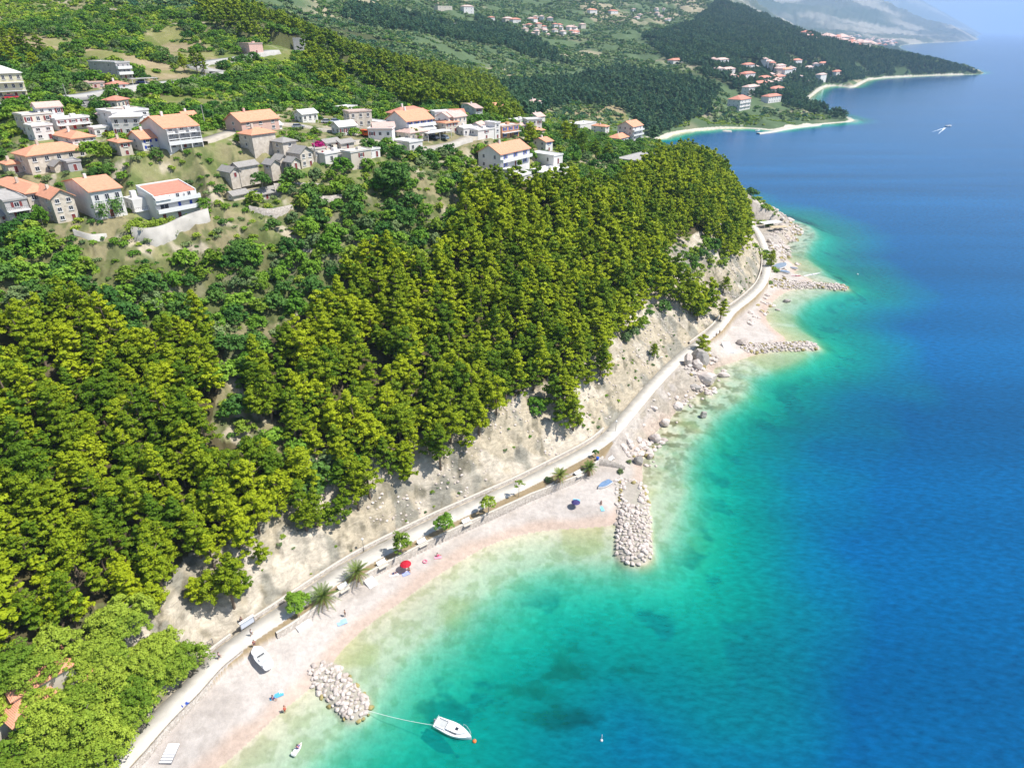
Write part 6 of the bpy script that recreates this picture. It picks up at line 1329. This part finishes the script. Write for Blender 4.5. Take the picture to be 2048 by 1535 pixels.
person(484, 1246, 'stand', 'person in black standing at the left end of the white notice board', (.06, .05, .10), (.05, .05, .08), -30)
# ------------------------------------------------------------------ towels, parasols, floats
def towel(px, py, w, l, rz, col_, label, name='towel', z=.03):
    x, y, h_ = ground(px, py); o = empty(name, (x, y, h_), R(rz), label, 'towel' if name == 'towel' else name.replace('_', ' '))
    bm = bmesh.new(); bmesh.ops.create_grid(bm, x_segments=10, y_segments=6, size=.5)
    for v in bm.verts: v.co = Vector((v.co.x * l, v.co.y * w, .05 + .02 * math.sin(v.co.x * 9) + .015 * math.sin(v.co.y * 11 + 2)))
    r_ = bmesh.ops.extrude_face_region(bm, geom=bm.faces[:]); bmesh.ops.translate(bm, vec=(0, 0, .03), verts=[q for q in r_['geom'] if isinstance(q, bmesh.types.BMVert)])
    done('cloth', bm, cloth_mat(col_), o); return o
towel(553, 1391, .9, 2.3, 30, (.10, .42, .72), 'bright blue beach mat on the wet pebbles near the short groyne', 'beach_mat')
towel(562, 1383, .7, .6, 30, (.75, .75, .75), 'small white towel at the upper end of the bright blue mat')
towel(684, 1244, 1.3, 1.9, 30, (.35, .52, .72), 'light blue double towel on the pebbles below the first palm')
towel(1204, 1017, .8, 1.7, -80, (.25, .62, .80), 'cyan towel near the root of the middle groyne')
towel(1153, 1001, 1.0, 1.6, -15, (.15, .55, .78), 'turquoise mat next to the dark parasol')
towel(788, 1149, .9, 1.9, 20, (.75, .78, .80), 'white towel left of the red parasol')
towel(812, 1147, 1.0, 1.6, 30, (.35, .42, .78), 'violet blue towel below the red parasol')
towel(876, 1114, .9, 1.5, 10, (.85, .35, .45), 'pink towel under the lone sunbather')
def parasol(px, py, r_, h_, m, label, lean=.15):
    x, y, z = ground(px, py); o = empty('parasol', (x, y, z), 0, label, 'parasol'); bm = bmesh.new(); n_ = 10; top = bm.verts.new((lean * h_, 0, h_ + r_ * .38)); R1, R2 = [], []
    for k in range(n_ * 2):
        a = k * math.pi / n_; dz = 0 if k % 2 == 0 else .03; R1.append(bm.verts.new((lean * h_ + math.cos(a) * r_ * .55, math.sin(a) * r_ * .55, h_ + r_ * .28 - dz))); R2.append(bm.verts.new((lean * h_ + math.cos(a) * r_, math.sin(a) * r_, h_ - dz * 1.5)))
    for k in range(n_ * 2):
        j = (k + 1) % (n_ * 2); bm.faces.new((top, R1[k], R1[j])); bm.faces.new((R1[k], R2[k], R2[j], R1[j]))
    bmesh.ops.solidify(bm, geom=bm.faces[:], thickness=.02)
    done('canopy', bm, m, o); bm = bmesh.new(); bm_cyl(bm, (0, 0, -.2), (lean * h_, 0, h_ + r_ * .36), .025, seg=6); done('pole', bm, m_white, o)
m_redc = mat('red parasol cloth', (.80, .04, .08), .7, .05, 2); m_pur = mat('dark blue parasol cloth', (.12, .10, .30), .7, .1, 2)
parasol(810, 1141, 1.15, 1.9, m_redc, 'red parasol on the pebbles below the promenade wall')
parasol(1149, 1014, 1.05, 1.5, m_pur, 'dark violet parasol on the pebbles of the far end of the bay')
# white float in the water, pink swim ring
x, y = at(595, 1498, 0); o = empty('float', (x, y, .02), R(70), 'white inflatable float with two lobes in the shallow water, bottom of the photo', 'inflatable')
bm = bmesh.new(); hull(bm, 2.3, .9, .18, n_=8, keel=.05); done('body', bm, m_hull, o); bm = bmesh.new(); bm_cyl(bm, (-.9, -.4, .2), (-.9, .4, .2), .2, seg=10); done('cushion', bm, m_white, o)
x, y, z = ground(850, 1123); bm = bmesh.new(); 
V_ = []; 
for i in range(16):
    for j in range(8):
        a, b_ = i * math.tau / 16, j * math.tau / 8; V_.append(bm.verts.new(((.42 + .13 * math.cos(b_)) * math.cos(a), (.42 + .13 * math.cos(b_)) * math.sin(a), .13 * math.sin(b_))))
for i in range(16):
    for j in range(8): bm.faces.new((V_[i * 8 + j], V_[((i + 1) % 16) * 8 + j], V_[((i + 1) % 16) * 8 + (j + 1) % 8], V_[i * 8 + (j + 1) % 8]))
done('swim_ring', bm, mat('pink vinyl', (.85, .25, .35), .35, .03, 1), None, (x, y, z + .16), smooth=True, label='pink swim ring on the pebbles between parasol and lone sunbather', category='swim ring')
# ------------------------------------------------------------------ promenade furniture
def along(px, py, dx=14):
    a, b_ = ground(px, py), ground(px + dx, py - dx * .48); return a, math.atan2(b_[1] - a[1], b_[0] - a[0])
def path_dir(x, y):
    _, i, _ = segd(np.array([x]), np.array([y]), PA[:, :2]); i = int(min(i[0], NP - 2)); d = PA[i + 1] - PA[i]; return math.atan2(d[1], d[0])
BL = [(688, 1178, 'white slab bench nearest in the photo, between the two big palms'), (765, 1131, 'white slab bench just above the red parasol'), (845, 1087, 'white slab bench between the two leafy promenade trees'),
      (934, 1049, 'white slab bench left of the slender round headed tree'), (1157, 960, 'white slab bench between the two small palms'), (1224, 921, 'white slab bench standing on the path beside the long wall corner')]
for px, py, lab in BL:
    x, y, z = ground(px, py); rz = path_dir(x, y); o = empty('bench', (x, y, z), rz, lab, 'bench', 'white benches of the promenade')
    bm = bmesh.new(); bm_box(bm, -1.0, 1.0, -.1, .42, .44, .54); done('seat', bm, m_white, o)
    bm = bmesh.new(); bm_poly(bm, [(-1, .43, .50), (1, .43, .50), (1, .50, .50), (-1, .50, .50), (-1, .60, .95), (1, .60, .95), (1, .67, .95), (-1, .67, .95)], [(0, 3, 2, 1), (4, 5, 6, 7), (0, 1, 5, 4), (1, 2, 6, 5), (2, 3, 7, 6), (3, 0, 4, 7)]); done('backrest', bm, m_white, o)
    for s in (-.8, .8): bm = bmesh.new(); bm_box(bm, s - .07, s + .07, -.05, .5, 0, .438); done('leg', bm, m_rail, o)
    bm = bmesh.new(); bm_box(bm, -1.1, 1.1, -.75, -.15, -.1, .06); done('footing', bm, m_cap, o)
def frond(bm, L_, a, up, droop, wid, rg, mi=0):
    prev = None; n_ = 9; d2 = Vector((math.cos(a), math.sin(a), 0)); sdv = Vector((-math.sin(a), math.cos(a), 0))
    P = [d2 * (L_ * t * (math.cos(up) + (1 - math.cos(up)) * t * .4)) + Vector((0, 0, L_ * (math.sin(up) * t - droop * t * t))) for t in [i / n_ for i in range(n_ + 1)]]
    for i in range(n_):
        p, q = P[i], P[i + 1]; bm_poly(bm, [p + sdv * .03, p - sdv * .03, q - sdv * .02, q + sdv * .02], [(0, 1, 2, 3)], mi)
        for k in range(4):
            t = (i + k / 4) / n_; o_ = p.lerp(q, k / 4); ln = wid * math.sin(math.pi * min(1, .12 + t * .88)) * rg.uniform(.8, 1.1) + .08; f = (q - p).normalized()
            for s in (-1, 1):
                tip = o_ + sdv * s * ln + f * ln * .7 + Vector((0, 0, -.18 * ln + .1 * ln)); bm_poly(bm, [o_, o_ + f * .05, tip + f * .01, tip - Vector((0, 0, .01))], [(0, 1, 2, 3)], mi)
m_palm = leafmat('palm leaflets', (.10, .17, .03), (.24, .30, .06)); m_palmdry = leafmat('dry palm leaves', (.28, .20, .08), (.42, .32, .14))
m_ptrunk = mat('palm trunk', (.26, .19, .13), .95, .35, 8, bump=.6)
def palm(px, py, L_, th, label, nf=46, sc=1):
    x, y, z = ground(px, py); rg = random.Random(px); o = empty('palm_tree', (x, y, z), 0, label, 'palm tree')
    bm = bmesh.new(); bm_cyl(bm, (0, 0, -.5), (0, 0, th * .5), .34 * sc, .30 * sc, 10); bm_cyl(bm, (0, 0, th * .5), (0, 0, th), .30 * sc, .42 * sc, 10); bm_cyl(bm, (0, 0, th), (0, 0, th + .35), .42 * sc, .1, 10); done('trunk', bm, m_ptrunk, o)
    bm = bmesh.new()
    for i in range(nf): t = i / nf; frond(bm, L_ * rg.uniform(.85, 1.08) * (1 - .25 * (1 - t)), i * 2.399, R(80 - 72 * t), .22 + .30 * t, .34, rg)
    done('crown', bm, m_palm, o, (0, 0, th + .15))
    bm = bmesh.new()
    for i in range(12): frond(bm, L_ * .55, i * .53, R(-8), .75, .25, rg)
    done('dry_fronds', bm, m_palmdry, o, (0, 0, th))
palm(648, 1203, 3.9, 1.2, 'largest palm with wide arching fronds, nearest in the photo', 40)
palm(718, 1168, 3.7, 1.8, 'big palm beside the white beach steps', 34)
palm(1119, 973, 2.9, 2.2, 'small palm on the left of the palm terrace', 26, .8)
palm(1178, 951, 2.8, 2.3, 'small palm on the right of the palm terrace, next to the long wall corner', 26, .8)
def ptree(px, py, h, rw, label, kind='green', k=60, low=.3, sz=1, trunk=.09, m=None, leaf=.15, nper=40):
    x, y, z = ground(px, py); o = empty('promenade_tree', (x, y, z), 0, label, 'tree')
    V, Fc = crown_round(px, h=h, rw=rw, k=k, nper=nper, leaf=leaf, low=low, tuft=.26); link('crown', mesh_np('crown', V, Fc, m or LM['green']), o)
    link('trunk', trunk_mesh('trunk', h * .75, trunk, m_barkg, px, 5, rw * .6), o)
ptree(597, 1219, 4.6, 2.1, 'dense round dark green tree at the left end of the promenade planting', k=110, low=.25, m=LM['green'], trunk=.12)
ptree(805, 1112, 7.2, 1.7, 'tall narrow loose leaved tree right of the white bench above the red parasol', k=90, low=.15, nper=30, m=LM['bright'])
ptree(890, 1067, 5.4, 2.1, 'round leafy tree on the promenade, second from the far end', k=70, low=.36)
ptree(977, 1027, 5.4, 1.7, 'slender tree with a light round crown above the wall steps', k=50, low=.45, m=LM['bright'])
ptree(1038, 993, 5.4, 1.1, 'thin sapling with a sparse yellowish crown', k=18, low=.5, nper=18, m=LM['bright'], trunk=.06)
ptree(1190, 914, 2.6, .8, 'little tree by the blue bin at the path edge', k=18, low=.45, m=LM['dark'], trunk=.06)
for a, b_, s_ in ((1097, 962, .5), (1240, 945, .4), (1258, 925, .35)): tpx('green' if a < 1200 else 'dark', a, b_, s_ * .6, {1097: 'small spiky shrub left of the left small palm', 1240: 'dusty green shrub at the end of the long wall', 1258: 'low grey green bush on the rocks by the wall end'}[a], name='shrub', cat='shrub', m=LM['olive'])
# notice board, sign frame, lamp, shower, steps, bin
x, y, z = ground(497, 1254); o = empty('notice_board', (x, y, z), path_dir(x, y), 'wide white notice board with a pale panel beside the path', 'notice board')
bm = bmesh.new(); bm_box(bm, -1.4, 1.4, -.25, .25, 2.0, 2.15); done('canopy', bm, m_white, o)
bm = bmesh.new(); bm_box(bm, -1.25, 1.25, -.04, .04, .5, 1.95); done('panel', bm, mat('pale panel', (.58, .62, .70), .5, .08, 2), o)
for s in (-1.33, 1.33): bm = bmesh.new(); bm_box(bm, s - .05, s + .05, -.05, .05, -.3, 2.0); done('post', bm, m_rail, o)
x, y, z = ground(423, 1294); o = empty('sign_frame', (x, y, z), path_dir(x, y), 'empty dark frame of two thin posts beside the path', 'sign frame')
for s in (-.45, .45): bm = bmesh.new(); bm_box(bm, s - .05, s + .05, -.05, .05, -.3, 1.9); done('post', bm, m_rail, o)
for q in (.9, 1.75): bm = bmesh.new(); bm_box(bm, -.40, .40, -.03, .03, q, q + .08); done('crossbar', bm, m_rail, o)
def lamp(px, py, h, label):
    x, y, z = ground(px, py); o = empty('street_lamp', (x, y, z), 0, label, 'street lamp'); bm = bmesh.new(); bm_cyl(bm, (0, 0, -.3), (0, 0, h), .07, .05, 8); done('post', bm, m_barkg, o)
    bm = bmesh.new(); bmesh.ops.create_uvsphere(bm, u_segments=12, v_segments=8, radius=.26, matrix=Matrix.Translation((0, 0, h + .2))); done('lamp_globe', bm, m_white, o, smooth=True)
lamp(728, 1102, 3.2, 'white globed lamp behind the low wall above the nearer palms')
lamp(1231, 862, 3.0, 'thin lamp post beside the path where it narrows')
x, y, z = ground(607, 1250); o = empty('shower_platform', (x, y, z), path_dir(x, y) - .1, 'square white shower platform on the pebbles below the largest palm', 'beach shower')
bm = bmesh.new(); bm_box(bm, -1.4, 1.4, -.95, .95, -.3, .32); done('platform', bm, m_white, o)
bm = bmesh.new(); bm_cyl(bm, (0, .6, .16), (0, .6, 2.2), .05, seg=8); bm_cyl(bm, (0, .6, 2.2), (-.1, .1, 2.25), .04, seg=8); done('shower_post', bm, m_frame, o)
def steps(px, py, w, n_, rz, label, m=m_cap, run=.36, rise=.16, name='steps'):
    x, y, z = ground(px, py); o = empty(name, (x, y, z), rz, label, 'steps')
    for i in range(n_): bm = bmesh.new(); bm_box(bm, -w / 2, w / 2, i * run, (i + 1) * run - .012, -.3, rise * (i + 1)); done('step', bm, m, o)
x, y, z = ground(748, 1172); steps(748, 1172, 2.0, 7, path_dir(x, y), 'pale concrete steps from the beach up beside the big palm', m_white)
x, y, z = ground(1478, 702); steps(1460, 706, 3.0, 11, R(8), 'long flight of pale steps down to the third groyne', m_white, .42, .2)
x, y, z = ground(340, 1508); o = empty('slipway', (x, y, z + .1), path_dir(x, y) + .35, 'white slatted ramp with seven boards at the bottom edge of the beach', 'ramp')
for i in range(7): bm = bmesh.new(); bm_box(bm, -1.5 + i * .44, -1.5 + i * .46 + .30, -.9, .9, .15, .27); done('board', bm, m_white, o)
bm = bmesh.new(); bm_box(bm, -1.5, 1.6, -.85, .85, -.25, .148); done('bearer', bm, m_rail, o)
x, y, z = ground(1195, 920); o = empty('waste_bin', (x, y, z), 0, 'bright blue waste bin beside the little tree and the wall corner', 'waste bin'); m_bin = mat('blue plastic', (.03, .12, .55), .4, .05, 1)
bm = bmesh.new(); bm_cyl(bm, (0, 0, 0), (0, 0, .85), .34, .40, 12); done('body', bm, m_bin, o); bm = bmesh.new(); bm_cyl(bm, (0, 0, .852), (0, 0, .95), .43, .36, 12); done('lid', bm, m_bin, o)
towel(371, 1408, .6, 1.2, 50, (.03, .08, .40), 'dark blue towel with a white fold hung on the path wall in the shade')
# walls of the palm terrace
def wall_px(pxs, z1, th, label, drop=1.5, m=None):
    P = np.array([ground(*p) for p in pxs]); Q = spline(P, 3); Q[:, 2] = np.linspace(P[0, 2], P[-1, 2], len(Q)); return ribbon('stone_wall', Q, [(-th / 2, -drop), (-th / 2, z1), (th / 2, z1), (th / 2, -drop)], m or m_stone, label=label, category='wall')
wall_px([(1196, 928), (1222, 932), (1250, 938)], .9, .5, 'dark stone wall at the far end of the palm terrace, beside the rocks')
wall_px([(1092, 975), (1125, 957), (1160, 942)], .35, .5, 'low stone kerb wall along the upper side of the palm terrace')
# hedges and vines
def hedge(pxs, w, h, m, label, name='hedge'):
    P = np.array([p for p in [ground(*p) for p in pxs] if p]); Q = spline(P, 5); rg = np.random.RandomState(len(label)); k = len(Q) * 3
    idx = rg.uniform(0, len(Q) - 1, k * 2); b0 = Q[idx.astype(int)] + rg.normal(size=(k * 2, 3)) * [w * .3, w * .3, 0]; c = b0.copy(); c[:, 2] += rg.uniform(.2, .9, k * 2) * h
    base = Q.mean(0); V, Fc = tufts(rg, c - base, np.tile([w * .3, w * .3, h * .3], (k * 2, 1)), 30, .2); link(name, mesh_np(name, V, Fc, m), None, tuple(base), label=label, category=name.replace('_', ' '))
hedge([(268, 468), (290, 468), (318, 466), (345, 458)], 3, 3.0, LM['bright'], 'thick bright green vine arbour on the terrace of the red roofed white house', 'vine_arbour')
hedge([(350, 452), (370, 448), (390, 444)], 1.2, 1.4, LM['bright'], 'flowering hedge on top of the high retaining wall')
hedge([(630, 385), (655, 388), (680, 386)], 3.0, 2.0, LM['bright'], 'long bright green hedge inside the curved dry stone wall')
hedge([(205, 440), (222, 420), (232, 400), (240, 440)], 2.5, 3.4, LM['dark'], 'dark ivy thicket on the left side of the red roofed white house', 'thicket')
# ------------------------------------------------------------------ carport, canopy, pavilion
def canopy(pc, w, d, h, rz, label, m, name='carport'):
    x, y, z = ground(*pc); o = empty(name, (x, y, z), R(rz), label, name)
    bm = bmesh.new(); bm_box(bm, -w / 2, w / 2, -d / 2, d / 2, h, h + .18); done('roof', bm, m, o)
    for a in (-1, 0, 1):
        for b_ in (-1, 1): bm = bmesh.new(); bm_box(bm, a * (w / 2 - .3) - .06, a * (w / 2 - .3) + .06, b_ * (d / 2 - .3) - .06, b_ * (d / 2 - .3) + .06, -1.5, h - .002); done('post', bm, m_frame, o)
canopy((872, 277), 12, 5.0, 2.4, 48, 'white carport roof on posts sheltering parked cars', ROOFM['whiteroof'])
canopy((288, 170), 10, 4, 2.3, 50, 'dark framed carport beside the little red roof on the upper road', ROOFM['flat'])
canopy((1540, 453), 12, 5, 2.4, 20, 'white awning of the beach bar on the stony point', ROOFM['whiteroof'], 'beach_bar_awning')
canopy((1556, 461), 9, 4, 2.0, 10, 'sand coloured awning right of the white one on the stony point', mat('straw awning', (.55, .45, .30), .9, .2, 3), 'straw_awning')
# ------------------------------------------------------------------ vehicles
m_tyre = mat('tyre rubber', (.03, .03, .03), .8, .1, 4)
CARM = {}
def car(px, py, rz, col_, label, van=False, name='parked_car', cat='car', dz=0.0):
    x, y, z = ground(px, py); z = float(height(np.array([x]), np.array([y]))[0]) + dz; o = empty(name, (x, y, z + .08), R(rz), label, cat)
    Ln, B, H = (4.9, 1.9, 2.1) if van else (4.2, 1.75, 1.45)
    if van not in CARM:
        pr = [(-Ln / 2, .35), (-Ln / 2, H * .62 if not van else H), (-Ln * .38, H * .66 if not van else H), (Ln * .2, H * .66 if not van else H * .98), (Ln * .32, H * .60), (Ln * .5, H * .48), (Ln * .5, .35)]
        bm = bmesh.new(); A_ = [bm.verts.new((a, -B / 2, c)) for a, c in pr]; B_ = [bm.verts.new((a, B / 2, c)) for a, c in pr]; k = len(pr)
        for i in range(k): bm.faces.new((A_[i], A_[(i + 1) % k], B_[(i + 1) % k], B_[i]))
        bm.faces.new(A_); bm.faces.new(B_[::-1]); bmesh.ops.bevel(bm, geom=bm.edges[:], offset=.09, segments=2, affect='EDGES'); bmesh.ops.recalc_face_normals(bm, faces=bm.faces)
        bd = bpy.data.meshes.new('car_body'); bm.to_mesh(bd); bm.free()
        bm = bmesh.new()
        if van: bm_poly(bm, [(Ln * .205, -B * .46, H * .90), (Ln * .205, B * .46, H * .90), (Ln * .335, B * .46, H * .60), (Ln * .335, -B * .46, H * .60), (Ln * .23, -B * .46, H * .92), (Ln * .23, B * .46, H * .92), (Ln * .36, B * .46, H * .60), (Ln * .36, -B * .46, H * .60)], [(0, 1, 2, 3), (7, 6, 5, 4), (0, 4, 5, 1), (1, 5, 6, 2), (2, 6, 7, 3), (3, 7, 4, 0)]); bm_box(bm, -Ln * .1, Ln * .18, -B / 2 - .01, B / 2 + .01, H * .62, H * .86)
        else: bm_poly(bm, [(-Ln * .42, -B * .45, H * .64), (-Ln * .42, B * .45, H * .64), (Ln * .28, B * .45, H * .64), (Ln * .28, -B * .45, H * .64), (-Ln * .32, -B * .38, H), (-Ln * .32, B * .38, H), (Ln * .10, B * .38, H), (Ln * .10, -B * .38, H)], [(0, 3, 2, 1), (4, 5, 6, 7), (0, 1, 5, 4), (1, 2, 6, 5), (2, 3, 7, 6), (3, 0, 4, 7)])
        bmesh.ops.recalc_face_normals(bm, faces=bm.faces); gl_ = bpy.data.meshes.new('car_glass'); bm.to_mesh(gl_); bm.free(); gl_.materials.append(m_glass)
        bm = bmesh.new(); bm_cyl(bm, (0, -.1, 0), (0, .1, 0), .33, seg=14); wh = bpy.data.meshes.new('wheel'); bm.to_mesh(wh); bm.free(); wh.materials.append(m_tyre)
        CARM[van] = (bd, gl_, wh)
    bd, gl_, wh = CARM[van]; b2 = bd.copy(); b2.materials.append(mat('car paint %.2f %.2f %.2f' % col_, col_, .3, .03, 1, spec=.5)); link('body', b2, o); link('windows', gl_, o)
    if not van:
        bm = bmesh.new(); bm_box(bm, -Ln * .30, Ln * .08, -B * .36, B * .36, H + .003, H + .03); done('roof', bm, mat('car paint %.2f %.2f %.2f' % col_, col_, .3, .03, 1, spec=.5), o)
    for a in (-1, 1):
        for b_ in (-1, 1): link('wheel', wh, o, (a * Ln * .31, b_ * (B / 2 - .08), .30))
    for s in (-1, 1): bm = bmesh.new(); bm_box(bm, Ln * .5 - .02, Ln * .5 + .015, s * B * .34 - .14, s * B * .34 + .14, H * .38, H * .46); done('headlight', bm, m_white, o)
car(850, 277, 138, (.02, .02, .05), 'dark blue car parked left under the white carport')
car(868, 279, 138, (.10, .12, .16), 'dark grey car parked in the middle under the white carport')
car(888, 279, 138, (.25, .32, .38), 'blue grey car parked at the right end under the white carport')
car(735, 273, -30, (.75, .12, .03), 'orange red van parked on the yard left of the dark green truck', True, 'parked_van', 'van')
car(597, 257, 20, (.42, .44, .50), 'silver grey car on the yard right of the pink and white house')
car(655, 247, 10, (.62, .64, .70), 'white car at the left of the two on the upper yard')
car(672, 246, 10, (.40, .48, .62), 'pale blue car at the right of the two on the upper yard')
car(1234, 328, 30, (.05, .05, .08), 'dark car parked among the trees on the crest before the bay')
car(284, 168, 40, (.10, .14, .40), 'blue car under the dark framed carport')
car(26, 199, 30, (.60, .04, .06), 'red car parked below the yellow apartment house')
car(16, 196, 30, (.80, .30, .05), 'orange car parked left of the red one, below the yellow apartment house')
x, y, z = ground(790, 278); z = float(height(np.array([x]), np.array([y]))[0]); o = empty('dump_truck', (x, y, z + .1), R(-10), 'dark green dump truck parked before the three storey house', 'truck'); m_tr = mat('green truck paint', (.02, .14, .12), .5, .15, 1)
bm = bmesh.new(); bm_box(bm, -3.2, 1.4, -1.2, 1.2, 1.0, 1.15); bm_box(bm, -3.2, 1.4, -1.2, -1.1, 1.15, 2.3); bm_box(bm, -3.2, 1.4, 1.1, 1.2, 1.15, 2.3); bm_box(bm, -3.2, -3.1, -1.1, 1.1, 1.15, 2.3); bm_box(bm, 1.3, 1.4, -1.1, 1.1, 1.15, 2.5)
for k in range(7): bm_box(bm, -3.1 + k * .7, -3.0 + k * .7, -1.26, -1.2, 1.1, 2.3)
done('dump_bed', bm, m_tr, o); bm = bmesh.new(); bm_box(bm, 1.7, 3.3, -1.15, 1.15, .8, 2.6); bmesh.ops.bevel(bm, geom=bm.edges[:], offset=.12, segments=2, affect='EDGES'); cb_ = done('cab', bm, m_tr, o)
bm = bmesh.new(); bm_box(bm, 3.28, 3.32, -1.0, 1.0, 1.7, 2.35); bm_box(bm, 2.2, 3.0, -1.17, 1.17, 1.7, 2.3); done('window', bm, m_glass, cb_)
bm = bmesh.new(); bm_box(bm, -3.1, 3.2, -.5, .5, .6, .98); done('chassis', bm, m_rail, o)
for a in (-2.4, -1.3, 2.5):
    for b_ in (-1, 1): bm = bmesh.new(); bm_cyl(bm, (0, -.16, 0), (0, .16, 0), .48, seg=14); done('wheel', bm, m_tyre, o, (a, b_ * 1.0, .42))
def pole(px, py, h, label):
    x, y, z = ground(px, py); o = empty('utility_pole', (x, y, z), 0, label, 'utility pole'); bm = bmesh.new(); bm_cyl(bm, (0, 0, -.5), (0, 0, h), .16, .09, 8); done('post', bm, m_conc, o); bm = bmesh.new(); bm_box(bm, -.6, .6, -.05, .05, h - .6, h - .48); done('crossarm', bm, m_rail, o)
pole(140, 216, 7, 'pale utility pole at the road below the low grey hut'); pole(412, 258, 7, 'pale utility pole right of the tallest apartment house'); pole(632, 318, 5.5, 'thin pole before the beige flat house below the magenta bush')
# harbour mole and jetty of the far bay
def mole(pxs, w, h, label, name='pier'):
    P = np.array([(*at(a, b_, 0), 0) for a, b_ in pxs]); Q = spline(P, 5); rg = np.random.RandomState(4); Q[:, :2] += rg.normal(size=(len(Q), 2)) * .5
    ribbon(name, Q, [(-w / 2 - 1, -2), (-w / 2, h), (w / 2, h), (w / 2 + 1, -2)], m_cap, label=label, category='pier')
mole([(1440, 256), (1470, 252), (1500, 252), (1530, 254)], 3, .9, 'pale quay along the far pebble beach')
mole([(1516, 268), (1545, 264), (1590, 256), (1640, 250)], 4, 1.0, 'stone mole enclosing the little harbour of the far bay')
mole([(1448, 262), (1462, 263)], 6, .8, 'short flat concrete jetty on the far pebble beach')
# ------------------------------------------------------------------ the air
bm = bmesh.new(); bm_box(bm, -62000, 66000, -4000, 64000, -33, 1420)
hm = bpy.data.materials.new('haze'); hm.use_nodes = True; t = hm.node_tree; t.nodes.remove(t.nodes['Principled BSDF'])
pv = t.nodes.new('ShaderNodeVolumePrincipled'); pv.inputs['Color'].default_value = (.50, .70, 1.0, 1); pv.inputs['Density'].default_value = 0.8e-4; pv.inputs['Anisotropy'].default_value = .1
t.links.new(pv.outputs[0], t.nodes['Material Output'].inputs['Volume'])
done('haze', bm, hm, kind='stuff', label='thin blue haze lying over the sea and the far mountains', category='haze')
